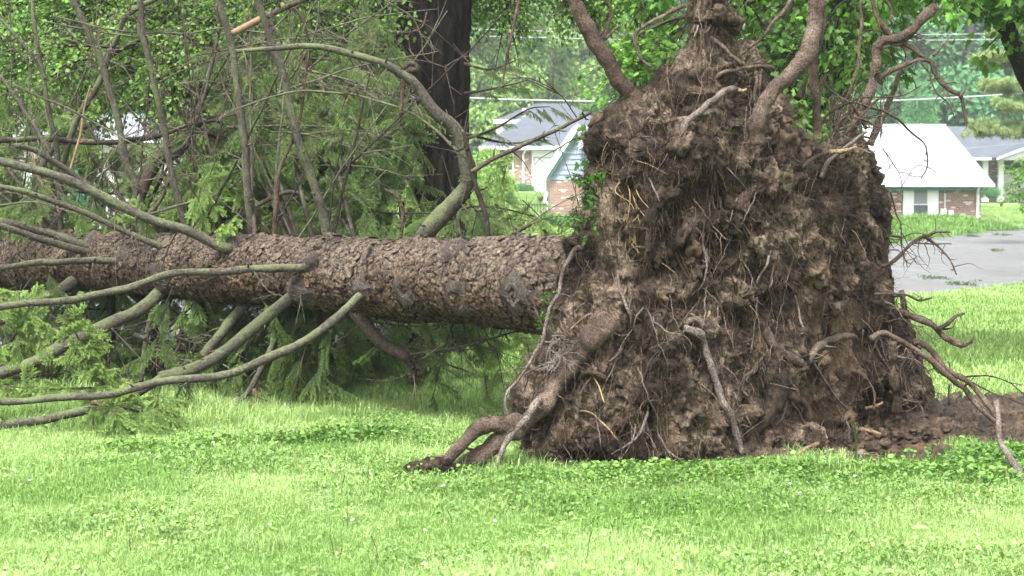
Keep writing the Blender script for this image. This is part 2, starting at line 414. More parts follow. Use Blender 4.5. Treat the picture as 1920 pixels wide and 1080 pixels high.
def streetmat():
    m, nt, b = mat('wet_asphalt', .4, .5)
    v = coords(nt); n1 = noise(nt, v, .22, 5, .6); n2 = noise(nt, v, 18, 6, .8); n3 = noise(nt, coords(nt, (1, .3, 1)), .5, 4, .6)
    c = mixc(nt, n2, (.055, .0545, .055), (.11, .109, .109)); c = mixc(nt, math_(nt, 'MULTIPLY', n1, .5), c, (.11, .11, .112))
    nt.links.new(c, b.inputs['Base Color'])
    nt.links.new(ramp(nt, n3, [(.42, (.38, .38, .38)), (.58, (.75, .75, .75))]), b.inputs['Roughness']); bump(nt, b, n2, .25, .01); return m
M['street'] = streetmat()
M['concrete'] = plain('pale_concrete', (.42, .41, .39), .8, .1, 1.5)
m_, nt_, b_ = mat('muddy_water', .04, .5); b_.inputs['Base Color'].default_value = (.11, .075, .05, 1); bump(nt_, b_, noise(nt_, coords(nt_), 8, 3), .05, .01); M['water'] = m_

M['needles'] = leafmat('spruce_needles', (.05, .095, .022), (.12, .2, .045), tip=(.26, .4, .09), trans=.15, rough=.55)
M['needles_new'] = leafmat('young_spruce_needles', (.11, .19, .045), (.17, .27, .07), tip=(.42, .58, .17), trans=.25, rough=.5)
M['grass'] = leafmat('grass_blades', (.15, .275, .062), (.32, .45, .17), trans=.4, rough=.5)
M['weed'] = leafmat('weed_leaves', (.08, .175, .03), (.16, .29, .065), trans=.35, rough=.45)
M['leaf_maple'] = leafmat('maple_leaves', (.05, .14, .015), (.12, .26, .035), trans=.5)
M['leaf_shade'] = leafmat('shade_tree_leaves', (.055, .14, .02), (.15, .28, .045), trans=.45)
M['leaf_far'] = leafmat('far_leaves', (.13, .25, .06), (.3, .46, .14), trans=.35)
M['leaf_blue'] = leafmat('dark_far_leaves', (.06, .19, .075), (.15, .34, .12), trans=.3)
M['leaf_pine'] = leafmat('pine_tufts', (.16, .23, .08), (.26, .34, .14), trans=.2)
M['petal'] = plain('clover_petals', (.75, .75, .72), .7, .05)

# ------------------------------------------------------------------ terrain
def near_edge(x): return np.where(x > -1.6, 17.3+1.02*x, 15.7+.25*(x+1.6)*0)
def far_edge(x): return np.where(x > 0, 27.3+1.88*x, 27.3+.55*x)
def ground_z(x, y):
    x = np.asarray(x, float); y = np.asarray(y, float)
    s = y-far_edge(x)
    xr = x/np.maximum(y, 1)                       # direction across the valley floor
    left = sstep(0, 1, (y-60)/30)*1.4
    mid = np.where(y > 60, -.28*sstep(60, 68, y), 0)+sstep(84, 100, y)*1.2
    berm = (.02+.34*sstep(9, 17, x))*sstep(0, 3.5, s)
    right = berm-(.02+.34*sstep(9, 17, x)+.6)*sstep(66-3, 67.5, y)*(1-sstep(20.4, 21.6, x))+sstep(70, 95, y)*.35*sstep(20.4, 21.6, x)+sstep(84, 100, y)*1.3*(1-sstep(20.4, 21.6, x))
    wm = sstep(1.25, 1.55, x); wr = sstep(4.5, 9, x)
    z = left*(1-wm)+mid*wm*(1-wr)+right*wr
    far = sstep(120, 220, y)*5
    q = np.stack([x, y, 0*x], -1)
    near = .025*fbm(q*.9, 3, 5)*(1-sstep(14, 17, y))
    # the crater under the torn-out plate, and the mud round it
    return z+far+near
MUDC = [(2.05, 10.35, .95), (2.9, 10.9, 1.0), (3.7, 11.6, .75), (1.2, 10.0, .7), (4.3, 11.75, .5)]
def mudmask(x, y):
    d = np.full(np.shape(x), 9.0)
    for cx, cy_, r in MUDC: d = np.minimum(d, np.hypot(x-cx, (y-cy_)*1.05)-r)
    q = np.stack([np.asarray(x, float), np.asarray(y, float), 0*np.asarray(x, float)], -1)
    return d+.12*fbm(q*3, 3, 9)
def street_side(x, y):
    """metres inside the street (positive) or outside (negative)"""
    return np.minimum(y-near_edge(x), far_edge(x)-y)

def sheet(name, xs, ys, zf, m, **kw):
    X, Y = np.meshgrid(xs, ys); Z = zf(X, Y)
    n, k = X.shape; i = np.arange(n-1)[:, None]*k+np.arange(k-1)[None]
    f = np.stack([i, i+1, i+k+1, i+k], -1).reshape(-1, 4)
    mb = MB(); mb.add(np.stack([X, Y, Z], -1).reshape(-1, 3), f); return mb.build(name, m, smooth=True, kind='structure', **kw)
def lawn_z(x, y):
    z = ground_z(x, y)
    z = z-.09*sstep(.05, -.15, mudmask(x, y))
    inside = sstep(-.15, .1, street_side(x, y))
    return z-.12*inside
xs = np.unique(np.r_[-320:-40:20, -40:-8:1.5, -8:8:.11, 8:24:.5, 24:44:1.5, 44:340:20]); ys = np.unique(np.r_[-60:4:4, 4:17:.11, 17:34:.35, 34:100:.7, 100:150:4, 150:620:30])
sheet('lawn', xs, ys, lawn_z, M['lawn'])
# street: slab laid 3 cm below the turf edge
u = np.r_[-60:0:1.5, 0:30:.6, 30:80:2.0]; w = np.linspace(0, 1, 9)
U, W = np.meshgrid(u, w); SY = near_edge(U)*(1-W)+far_edge(U)*W; SZ = -.03+.05*np.sin(W*math.pi)*0+0*U
i = np.arange(8)[:, None]*len(u)+np.arange(len(u)-1)[None]
mb = MB(); mb.add(np.stack([U, SY, SZ], -1).reshape(-1, 3), np.stack([i, i+1, i+len(u)+1, i+len(u)], -1).reshape(-1, 4)); mb.build('street', M['street'], smooth=True, kind='structure')
# mud round the foot of the plate
gx = np.arange(.2, 5.1, .022); gy = np.arange(9.1, 12.7, .022); X, Y = np.meshgrid(gx, gy); mk = mudmask(X, Y)
q = np.stack([X, Y, 0*X], -1)
pud = np.minimum(np.hypot((X-2.0)/.78, (Y-10.03)/.3), np.hypot((X-2.45)/.5, (Y-10.3)/.22))+.22*fbm(q*4, 2, 3)
lump = np.abs(fbm(q*9, 4, 4))*.055+np.abs(fbm(q*26, 3, 8))*.03
dryp = sstep(.85, 1.5, pud); Z = ground_z(X, Y)-.03+lump*1.1*(.12+.88*dryp)+.05*fbm(q*2, 2, 6)*(.2+.8*dryp)+.05*sstep(1.3, 2.6, pud)-.1*sstep(1.6, 1.2, X)*sstep(9.9, 9.5, Y)-.11*sstep(1.25, .85, pud)-.16*sstep(0, .16, mk)
i = np.arange(len(gy)-1)[:, None]*len(gx)+np.arange(len(gx)-1)[None]; f = np.stack([i, i+1, i+len(gx)+1, i+len(gx)], -1).reshape(-1, 4)
f = f[(mk.ravel()[f].min(1) < .17)]
mb = MB(); mb.add(np.stack([X, Y, Z], -1).reshape(-1, 3), f); mb.build('mud', M['mud'], smooth=True, kind='structure')
mb = MB(); an = np.linspace(0, 2*math.pi, 40, endpoint=False)
mb.add(np.r_[[[2.1, 10.1, -.045]], np.stack([2.1+1.15*np.cos(an), 10.12+.62*np.sin(an), -.045+0*an], 1)], [[0, k+1, (k+1) % 40+1] for k in range(40)])
mb.build('puddle_water', M['water'], kind='structure')

# ------------------------------------------------------------------ foliage prototypes
def quadleaf(mb, c, d, up, L, W, a, fold=.25):
    """a diamond leaf of two triangles folded on its midrib"""
    d = d/np.linalg.norm(d, axis=-1, keepdims=True); s = np.cross(d, up); s /= np.linalg.norm(s, axis=-1, keepdims=True)+1e-9
    n = np.cross(s, d); k = len(c)
    v = np.stack([c, c+d*L[:, None]*.45+s*W[:, None]*.5+n*(W*fold)[:, None], c+d*L[:, None], c+d*L[:, None]*.45-s*W[:, None]*.5+n*(W*fold)[:, None]], 1)
    i = np.arange(k)[:, None]*4
    mb.add(v.reshape(-1, 3), np.concatenate([i+np.array([[0, 1, 2]]), i+np.array([[0, 2, 3]])]), np.repeat(a, 4))
def rdir(n, r=rng):
    v = r.normal(size=(n, 3)); return v/np.linalg.norm(v, axis=1, keepdims=True)
def clump_proto(name, n, rad, L, W, m, seed, flat=.8):
    r = np.random.default_rng(seed); mb = MB()
    c = rdir(n, r)*(r.random(n)**.5)[:, None]*rad*np.array([1, 1, flat])
    d = rdir(n, r)+c/rad*.8+np.array([0, 0, -.5]); up = rdir(n, r)*.7+np.array([0, 0, 1.])
    quadleaf(mb, c, d, up, L*(.7+.6*r.random(n)), W*(.7+.6*r.random(n)), r.random(n))
    return proto(name, mb, m)
far_protos = [clump_proto('far_leaf_clump', 150, .75, .26, .17, M['leaf_far'], k) for k in range(3)]
dark_protos = [clump_proto('dark_leaf_clump', 150, .75, .26, .17, M['leaf_blue'], k+5) for k in range(3)]
bush_protos = [clump_proto('bush_leaf_clump', 120, .28, .085, .05, M['leaf_far'], k+9) for k in range(2)]
darkbush_protos = [clump_proto('dark_bush_clump', 120, .28, .07, .03, M['leaf_blue'], k+19) for k in range(2)]
def pine_proto(seed):
    r = np.random.default_rng(seed); mb = MB(); n = 500
    k = 16; cc = rdir(k, r)*.34*np.array([1, 1, .35]); j = r.integers(0, k, n); d = rdir(n, r)+np.array([0, 0, .5])
    up = rdir(n, r); quadleaf(mb, cc[j], d, up, .14+.08*r.random(n), .018+0*r.random(n), r.random(n)); return proto('pine_tuft', mb, M['leaf_pine'])
pine_protos = [pine_proto(k) for k in range(2)]
def palmate(name, m, n, size, seed, spread, sag):
    """spray of lobed leaves on fine twigs: five-lobed polygon fans"""
    r = np.random.default_rng(seed); mb = MB()
    ang = np.radians([-150, -118, -88, -68, -42, -24, 0, 24, 42, 68, 88, 118, 150]); rad = np.array([.35, .62, .4, .72, .42, .8, 1., .8, .42, .72, .4, .62, .35])
    x = spread*r.random(n)**.8; pos = np.stack([x, r.normal(size=n)*spread*.28*(.3+x/spread), r.normal(size=n)*spread*.12-sag*x**2], 1)
    for k in range(n):
        yaw = r.normal()*.9; pitch = -.25-.55*r.random()+r.normal()*.35; roll = r.normal()*.5; s = size*(.6+.6*r.random())
        l = np.stack([np.cos(ang)*rad, np.sin(ang)*rad, -.25*np.abs(np.sin(ang)*rad)], 1)*s*.6+np.array([.3*s, 0, 0])
        l = np.vstack([[0, 0, 0], l]); E = np.array(Euler((roll, -pitch, yaw)).to_matrix())
        mb.add(l @ E.T+pos[k], [[0, q, q+1] for q in range(1, 13)], r.random())
    tw = MB()
    for k in range(5):
        e = np.array([spread*(.6+.4*r.random()), r.normal()*spread*.3, -sag*.6*spread**2]); mb.tube([np.zeros(3), e*.5+np.array([0, 0, .03]), e], [.005, .003, .0015], 3, 0.0, False, mi=1)
    return proto(name, mb, [m, M['limb_dark']])
maple_protos = [palmate('maple_spray', M['leaf_maple'], 26, .085, 40+k, .42, .5) for k in range(3)]
shade_protos = [palmate('shade_spray', M['leaf_shade'], 60, .047, 50+k, .45, .6) for k in range(3)]

def crown(name, parent, lobes, n, protos, s0, s1, seed, tint=(0, 1), up=.25, m=None):
    r = np.random.default_rng(seed); L = np.array(lobes, float); wgt = L[:, 3]**2; wgt /= wgt.sum()
    j = r.choice(len(L), n, p=wgt); d = rdir(n, r); d[:, 2] = np.abs(d[:, 2])*(1-up)*np.sign(r.random(n)-.32)+up*.4
    rr = L[j, 3]*(.62+.42*r.random(n)**.6)
    p = L[j, :3]+d*rr[:, None]*np.array([1, 1, .85])
    lt = r.random(len(L)); t = np.clip(lt[j]*.6+.4*r.random(n), 0, 1)*(tint[1]-tint[0])+tint[0]
    return scatter(name, protos, p, r.random((n, 3))*6.28*np.array([.25, .25, 1]), s0+(s1-s0)*r.random(n), t, r.integers(0, len(protos), n), parent, kind='stuff')
def far_tree(x, y, h, w, label, protos, seed, tint=(0, 1), n=330, cat='tree', nm='deciduous_tree', group=None, base=.22):
    r = np.random.default_rng(seed); z0 = float(ground_z(x, y)); t = thing(nm, label, cat, group)
    mb = MB(); lean = r.normal()*.4
    mb.tube(resample([(x, y, z0-.3), (x+lean*.3, y, z0+h*.3), (x+lean, y, z0+h*.75)], 1), np.linspace(w*.045, w*.015, len(resample([(x, y, z0-.3), (x+lean*.3, y, z0+h*.3), (x+lean, y, z0+h*.75)], 1))), 8)
    for k in range(6):
        a = r.random()*6.28; b0 = np.array([x+lean*.5, y, z0+h*(.3+.3*r.random())]); e = b0+np.array([math.cos(a)*w*.33, math.sin(a)*w*.33, h*.22]); mb.tube([b0, (b0+e)/2+np.array([0, 0, -.3]), e], [w*.016, w*.011, w*.004], 6)
    mb.build('trunk', M['trunk_far'], t, smooth=True)
    lobes = []
    for k in range(20):
        f = base+.95*(1-base)*(k+.5)/20*1.0; a = r.random()*6.28; prof = math.sin(min(1, (f-base)/(1-base)*1.05+.12)*math.pi*.93)**.7
        q = w*.34*prof*(.5+.6*r.random()); lobes.append((x+lean*f+math.cos(a)*q, y+math.sin(a)*q, z0+h*f*.95, w*(.13+.1*r.random())*(.7+.4*prof)))
    crown('crown', t, lobes, n, protos, .8*w/8, 1.45*w/8, seed, tint)
    return t

# ------------------------------------------------------------------ houses
def rect(mb, x0, y0, x1, y1, Y, d=.1, a=0.0, mi=0):
    """box whose front face spans photo pixels (x0,y0)-(x1,y1) at depth Y and runs d metres back"""
    A = P(x0, y0, Y); B = P(x1, y1, Y); return mb.box(((A[0]+B[0])/2, Y+d/2, (A[2]+B[2])/2), (abs(B[0]-A[0]), d, abs(A[2]-B[2])), 0, a, mi)
def part(name, m, parent, fn, **kw):
    mb = MB(); fn(mb); return mb.build(name, m, parent, **kw)
def X_(px, Y): return (px-960)/FPX*Y
def Z_(py, Y): return float(P(960, py, Y)[2])
def window(parent, x0, y0, x1, y1, Y, sash=True, blind=True):
    f = MB(); t = (x1-x0)*.1
    rect(f, x0-t, y0-t, x1+t, y0, Y-.06, .1); rect(f, x0-t, y1, x1+t, y1+t*1.3, Y-.09, .14)
    rect(f, x0-t, y0, x0, y1, Y-.06, .1); rect(f, x1, y0, x1+t, y1, Y-.06, .1)
    w = f.build('window', M['white'], parent)
    ym = (y0+y1)/2+1
    if sash: part('sash', M['white'], w, lambda m: (rect(m, x0, ym-.8, x1, ym+.8, Y-.05, .06), rect(m, x0, y0, x0+1, y1, Y-.045, .05), rect(m, x1-1, y0, x1, y1, Y-.045, .05)))
    part('pane', M['glass'], w, lambda m: rect(m, x0, ym+.5 if blind else y0, x1, y1, Y-.02, .015))
    if blind:
        part('blind', M['blind'], w, lambda m: rect(m, x0+1, y0, x1-1, ym-.5, Y-.03, .015))
        for k in range(5): part('curtain_fold', M['curtain'], w, lambda m: m.tube([(X_(x0+3+k*(x1-x0-6)/4, Y), Y-.035, Z_(y1-1, Y)), (X_(x0+3+k*(x1-x0-6)/4, Y), Y-.035, Z_(ym+1.5, Y))], .045, 6))
    return w
# 1. brick house with the long white metal roof
h = thing('brick_house', 'brick house with long white metal roof and a window between white shutters', 'house')
YF = 68.0; xl, xr = 3.6, X_(1838, YF); ze = 1.72; yr, zr = 75.0, 4.42; xo = 20.25
zb = -.9
part('wall', M['brick'], h, lambda m: m.prism([(xl, YF, zb), (xr, YF, zb), (xr, YF, ze-.1), (xl, YF, ze-.1)], (0, .25, 0)).prism([(xr-.002, YF+.26, zb), (xr-.002, 82, zb), (xr-.002, 82, ze), (xr-.002, yr, zr-.2), (xr-.002, YF+.26, ze-.1)], (-.25, 0, 0)).prism([(xl, 82, zb), (xr-.3, 82, zb), (xr-.3, 82, ze), (xl, 82, ze)], (0, -.2, 0)))
def roofslab(m):
    for (ya, za, yb, zb_) in ((67.35, ze, yr, zr), (82.65, ze, yr, zr)):
        m.prism([(xl-.05, ya, za), (xo, ya, za), (xo, yb, zb_), (xl-.05, yb, zb_)], (0, 0, .07))
rf = part('roof', M['metal_white'], h, roofslab)
for k in range(38):                            # raised seams of the metal sheets
    x = xl+.2+k*.44
    part('roof_seam', M['metal_white'], rf, lambda m: m.prism([(x, 67.36, ze+.071), (x+.025, 67.36, ze+.071), (x+.025, yr, zr+.071), (x, yr, zr+.071)], (0, 0, .018)))
part('ridge_cap', M['metal_white'], rf, lambda m: m.tube([(xl-.05, yr, zr+.07), (xo, yr, zr+.07)], .07, 6))
part('fascia', M['green_trim'], h, lambda m: m.box(((xl+xo-.4)/2, 67.62, ze-.12), (xo-.4-xl, .06, .2)))
part('gutter', M['white'], h, lambda m: m.box(((xl+xo)/2, 67.28, ze-.01), (xo-xl, .13, .12)))
part('downspout', M['white'], h, lambda m: m.tube([(X_(1834, 67.4), 67.4, ze-.07), (X_(1834, 67.5), 67.6, ze-.2), (X_(1831, YF), 67.9, ze-.4), (X_(1831, YF), 67.9, zb)], .065, 6))
w = window(h, 1712, 356, 1740, 409, YF)
for a, b in ((1694, 1708), (1744, 1759)):
    s = part('shutter', M['white'], h, lambda m: rect(m, a, 353, b, 418, YF-.05, .048))
    for k in range(2): part('shutter_panel', M['white'], s, lambda m: rect(m, a+2.5, 357+k*31, b-2.5, 384+k*30, YF-.065, .016))
part('water_table', M['white'], h, lambda m: m.box(((xl+xr)/2, YF-.03, Z_(413, YF)), (xr-xl-.02, .058, .06)))
part('meter_box', M['grey_metal'], h, lambda m: rect(m, 1779, 394, 1788, 404, YF-.16, .158))
e = part('meter_box', M['siding_white'], h, lambda m: rect(m, 1764, 391, 1775, 405, YF-.16, .158))
part('conduit', M['white'], h, lambda m: m.tube([(X_(1770, YF), YF-.05, Z_(391, YF)), (X_(1770, YF), YF-.05, Z_(360, YF)), (X_(1773, YF), YF-.1, Z_(354, YF))], .03, 6))
part('gooseneck', M['dead_twig'], h, lambda m: m.tube(resample([(X_(1769, YF), YF-.1, Z_(362, YF)), (X_(1775, YF), YF-.22, Z_(352, YF)), (X_(1781, YF), YF-.1, Z_(350, YF)), (X_(1778, YF), YF-.12, Z_(358, YF))], .05), .025, 5))
# front-gabled wing with clapboards over brick
YW = 76.0; xm = X_(1082, YW); xw = X_(1031, YW); zs = Z_(337, YW); zp = Z_(240, YW); zE = Z_(325, YW)
part('wing_wall', M['brick'], h, lambda m: m.prism([(xw, YW, -.9), (2*xm-xw, YW, -.9), (2*xm-xw, YW, zs), (xw, YW, zs)], (0, 9, 0)))
part('gable_wall', M['siding'], h, lambda m: m.prism([(xw, YW+.06, zs), (2*xm-xw, YW+.06, zs), (2*xm-xw, YW+.06, zE), (xm, YW+.06, zp), (xw, YW+.06, zE)], (0, 8.8, 0)))
nb = 10
for k in range(nb):                            # clapboards, lapped
    za = zs+(zp-zs)*k/nb; zt = zs+(zp-zs)*(k+1)/nb
    def half(z): return (xm-xw) if z < zE else (xm-xw)*max(0.02, (zp-z)/(zp-zE))
    ha, hb = half(za), half(zt)
    part('clapboard', M['siding'], h, lambda m: m.add([(xm-ha, YW-.03, za), (xm+ha, YW-.03, za), (xm+hb, YW+.015, zt), (xm-hb, YW+.015, zt), (xm-ha, YW+.05, za), (xm+ha, YW+.05, za), (xm+hb, YW+.05, zt), (xm-hb, YW+.05, zt)], [[0, 1, 2, 3], [0, 4, 5, 1], [4, 7, 6, 5], [0, 3, 7, 4], [1, 5, 6, 2], [3, 2, 6, 7]]))
tipx, tipz = X_(1023, YW), Z_(325, YW); pz = Z_(233, YW)
for s in (-1, 1):
    dx = (xm-tipx)*s
    part('rake_board', M['white'], h, lambda m: m.prism([(xm+dx, YW-.35, tipz-.02), (xm+dx, YW-.35, tipz-.24), (xm, YW-.35, pz-.26), (xm, YW-.35, pz-.04)], (0, .05, 0)))
    part('rake_trim', M['green_trim'], h, lambda m: m.prism([(xm+dx*.86, YW-.29, tipz-.05), (xm+dx*.86, YW-.29, tipz-.16), (xm, YW-.29, pz-.42), (xm, YW-.29, pz-.26)], (0, .25, 0)))
    part('wing_roof', M['metal_white'], h, lambda m: m.prism([(xm+dx, YW-.34, tipz), (xm, YW-.34, pz-.02), (xm, YW+9, pz-.02), (xm+dx, YW+9, tipz)], (0, 0, .08)))
part('roof_return', M['metal_white'], h, lambda m: m.prism([(xm, YW-.6, Z_(234, 75.4)), (X_(1125, 75.4), YW-.6, Z_(236, 75.4)), (X_(1114, 75.4), YW-.6, Z_(262, 75.4)), (xm+.02, YW-.6, Z_(281, 75.4))], (0, .2, 0)))

# 2. house with the garage door
g = thing('garage_house', 'grey roofed brick house with a white garage door beyond the lawn', 'house'); Y2 = 90.0; z2 = 1.0
part('wall', M['brick'], g, lambda m: (rect(m, 925, 281, 997, 372, Y2, 8), rect(m, 1064, 281, 1090, 372, Y2, 8)))
part('door_surround', M['white'], g, lambda m: (rect(m, 997.3, 281, 1064, 294, Y2-.02, 7), rect(m, 997.3, 294, 1000.5, 372, Y2-.02, .2)))
gd = part('garage_door', M['white'], g, lambda m: rect(m, 1001, 294, 1063, 360, Y2+.15, .05))
for r_ in range(4):
    for c_ in range(4): part('door_panel', M['white'], gd, lambda m: rect(m, 1002.5+c_*15.4, 296+r_*16.3, 1015.5+c_*15.4, 309+r_*16.3, Y2+.12, .028))
def hip(parent, name, x0, x1, ye, yf, rx0, rx1, yrp, depth, m):
    zE_ = Z_(ye, yf); zR = Z_(yrp, yf+depth/2); a, b = X_(x0, yf), X_(x1, yf); c, d = X_(rx0, yf+depth/2), X_(rx1, yf+depth/2)
    v = [(a, yf, zE_), (b, yf, zE_), (b, yf+depth, zE_), (a, yf+depth, zE_), (c, yf+depth/2, zR), (d, yf+depth/2, zR)]
    q = MB(); q.add(v, [[0, 1, 5, 4], [2, 3, 4, 5], [0, 3, 2, 1]]); q.add(v, [[1, 2, 5], [3, 0, 4]]); return q.build(name, m, parent)
hip(g, 'roof', 897, 1120, 275, Y2-.5, 985, 1110, 219, 9, M['shingle_grey'])
hip(g, 'roof', 925, 1130, 226, Y2+6, 1005, 1062, 194, 9, M['shingle_grey'])
part('fascia', M['white'], g, lambda m: rect(m, 897, 274, 1120, 280, Y2-.56, .05))
part('fascia', M['white'], g, lambda m: rect(m, 925, 224, 1130, 231, Y2+5.9, .05))
part('upper_wall', M['siding_white'], g, lambda m: rect(m, 930, 228, 1120, 262, Y2+6.2, 7))
part('downspout', M['white'], g, lambda m: m.tube([(X_(986, Y2), Y2-.45, Z_(280, Y2)), (X_(981, Y2), Y2-.1, Z_(290, Y2)), (X_(981, Y2), Y2-.1, Z_(352, Y2))], .06, 6))
window(g, 952, 289, 962, 319, Y2, True, False)
part('window_box', M['white'], g, lambda m: rect(m, 950, 321, 964, 340, Y2-.08, .078))
part('chimney', M['siding_white'], g, lambda m: rect(m, 979, 203, 986, 232, Y2+7, .7))
rngb = [(966, 356, 8), (975, 354, 9), (985, 356, 8), (995, 357, 7)]
b = thing('foundation_shrub', 'low dark green shrubs along the brick wall beside the garage door', 'shrub')
crown('foliage', b, [(X_(px, 89), 89, Z_(py, 89), r_/3000*89) for px, py, r_ in rngb], 90, darkbush_protos, .6, 1.1, 3, (.3, 1))
# driveway of the garage
xd0, xd1 = X_(992, 89), X_(1064, 89); mb = MB()
yy = np.linspace(66, 90.1, 20); v = []
for y in yy: v += [(xd0+.9, y, float(ground_z(xd0, y))+.03), (xd1+1.5, y, float(ground_z(xd0, y))+.03)]
mb.add(v, [[2*k, 2*k+1, 2*k+3, 2*k+2] for k in range(19)]); 
# 3. right-hand house with the porch columns
p = thing('porch_house', 'grey shingled house with white porch columns at the right edge', 'house'); Y3 = 95.0
hip(p, 'roof', 1700, 2130, 297, Y3-1, 1745, 2060, 237, 11, M['shingle_grey'])
part('wall', M['brick'], p, lambda m: rect(m, 1800, 299, 1881.5, 380, Y3+1.2, 7))
part('wall', M['siding'], p, lambda m: rect(m, 1800, 299, 1843, 380, Y3+.9, .28))
part('garage_door', M['siding_white'], p, lambda m: rect(m, 1882, 318, 1960, 378, Y3+.4, .1))
part('wall', M['siding_white'], p, lambda m: rect(m, 1960.5, 299, 2100, 380, Y3+.4, 8))
for c_ in (1848, 1877): part('porch_column', M['white'], p, lambda m: (rect(m, c_-4, 299, c_+4, 377, Y3-.4, .26), rect(m, c_-5.5, 299, c_+5.5, 303, Y3-.45, .36), rect(m, c_-5.5, 371, c_+5.5, 378, Y3-.45, .36)))
part('fascia', M['white'], p, lambda m: rect(m, 1700, 295.5, 2130, 300, Y3-1.06, .05))
part('gable', M['siding_white'], p, lambda m: m.prism([(X_(1868, 93), 93, Z_(300, 93)), (X_(2050, 93), 93, Z_(300, 93)), (X_(1960, 93), 93, Z_(264, 93))], (0, 2, 0)))
part('gable_roof', M['shingle_grey'], p, lambda m: m.prism([(X_(1865, 93), 92.8, Z_(299, 93)), (X_(1960, 93), 92.8, Z_(262, 93)), (X_(1960, 93), 98, Z_(262, 93)), (X_(1865, 93), 98, Z_(299, 93))], (0, 0, .12)).prism([(X_(2055, 93), 92.8, Z_(299, 93)), (X_(1960, 93), 92.8, Z_(262, 93)), (X_(1960, 93), 98, Z_(262, 93)), (X_(2055, 93), 98, Z_(299, 93))], (0, 0, .12)))
part('rake_board', M['white'], p, lambda m: m.prism([(X_(1864, 93), 92.75, Z_(300, 93)), (X_(1864, 93), 92.75, Z_(296, 93)), (X_(1960, 93), 92.75, Z_(259, 93)), (X_(1960, 93), 92.75, Z_(264, 93))], (0, .05, 0)))
b = thing('round_shrub', 'dark green shrub beside the white porch column', 'shrub')
crown('foliage', b, [(X_(1848+k*7, 92), 92, Z_(360+k*2, 92), .38) for k in range(-1, 3)], 110, darkbush_protos, .6, 1.1, 5, (0, .7))
# 4. left house behind the spruce
l = thing('grey_roof_house', 'pale house with light grey shingle roof seen through the broken branches', 'house'); Y4 = 60.0
part('wall', M['siding_white'], l, lambda m: rect(m, -120, 262, 322, 434, Y4, 8))
hip(l, 'roof', -140, 338, 262, Y4-.5, -60, 330, 213, 9, M['shingle_pale'])
part('fascia', M['white'], l, lambda m: rect(m, -140, 261, 338, 267, Y4-.56, .05))
for a in (60, 215): window(l, a, 300, a+38, 372, Y4, True, False)
part('door', M['green_trim'], l, lambda m: rect(m, 130, 300, 168, 432, Y4-.05, .05))

# parked car behind the corner of the wing
c = thing('parked_car', 'white car parked behind the corner of the brick house', 'car'); YC = 80.0
cx = 2.35; zc = Z_(416, YC)
def carbody(m):
    prof = [(-.82, .32), (.82, .32), (.86, .75), (.8, .98), (-.8, .98), (-.86, .75)]
    for (ya, yb, sc_) in ((0, 3.9, 1),): m.prism([(cx+x, YC+ya, zc+z) for x, z in prof], (0, yb, 0))
    cab = [(-.78, .98), (.78, .98), (.62, 1.5), (-.62, 1.5)]; m.prism([(cx+x, YC+.25, zc+z) for x, z in cab], (0, 2.3, 0))
part('body', M['car_white'], c, carbody)
part('rear_window', M['glass'], c, lambda m: m.prism([(cx-.66, YC+.24, zc+1.03), (cx+.66, YC+.24, zc+1.03), (cx+.54, YC+.24, zc+1.42), (cx-.54, YC+.24, zc+1.42)], (0, -.02, 0)))
for x in (-.74, .74):
    for y in (.7, 3.2): part('wheel', M['rubber'], c, lambda m: m.tube([(cx+x-.1, YC+y, zc+.32), (cx+x+.1, YC+y, zc+.32)], .32, 16))
    part('tail_light', plain('tail_light', (.4, .02, .02), .3), c, lambda m: m.box((cx+x, YC-.02, zc+.8), (.16, .05, .2)))
part('bumper', M['rubber'], c, lambda m: m.box((cx, YC-.06, zc+.45), (1.6, .14, .14)))
# fences
f = thing('metal_fence', 'low black metal picket fence across the far lawn', 'fence')
for k in range(19): part('picket', M['black_metal'], f, lambda m: m.box((X_(930+k*5.2, 72), 72, Z_(392, 72)), (.03, .03, .55)))
for yy_ in (384, 400): part('rail', M['black_metal'], f, lambda m: m.box((X_(976, 72), 72.04, Z_(yy_, 72)), (2.4, .03, .04)))
f = thing('white_rail', 'thin white rail in front of the speckled brick wall', 'rail')
part('rail', M['white'], f, lambda m: m.tube([(X_(1008, 70), 70, Z_(408, 70)), (X_(1200, 70), 70, Z_(409, 70))], .035, 6))
for a in (1022, 1110, 1195): part('post', M['white'], f, lambda m: m.box((X_(a, 70), 70.06, Z_(417, 70)), (.07, .07, .55)))

# overhead cables
def cable(pts, r, label, m='cable'):
    o = MB().tube(resample([P(*q) for q in pts], 2.0), r*.62, 6).build('overhead_cable', M[m], smooth=True, label=label, category='cable', group='overhead utility cables')
cable([(-400, 85, 40), (180, 128, 44), (380, 153, 46), (860, 183, 50), (1115, 190, 51), (1500, 194, 52), (1920, 175, 54), (2600, 120, 58)], .042, 'thick pale cable crossing above the white roof from side to side')
cable([(-400, 20, 60), (870, 54, 62), (1300, 66, 63), (1920, 62, 66), (2500, 40, 70)], .022, 'uppermost thin cable in front of the far trees')
cable([(-400, 38, 60), (870, 67, 62), (1300, 76, 63), (1920, 73, 66), (2500, 55, 70)], .028, 'middle thin cable just under the uppermost one')
cable([(500, 235, 66), (1010, 284, 66), (1660, 284, 66), (1920, 268, 64), (2500, 200, 60)], .012, 'thin dark wire crossing in front of the white roof', 'cable_dark')

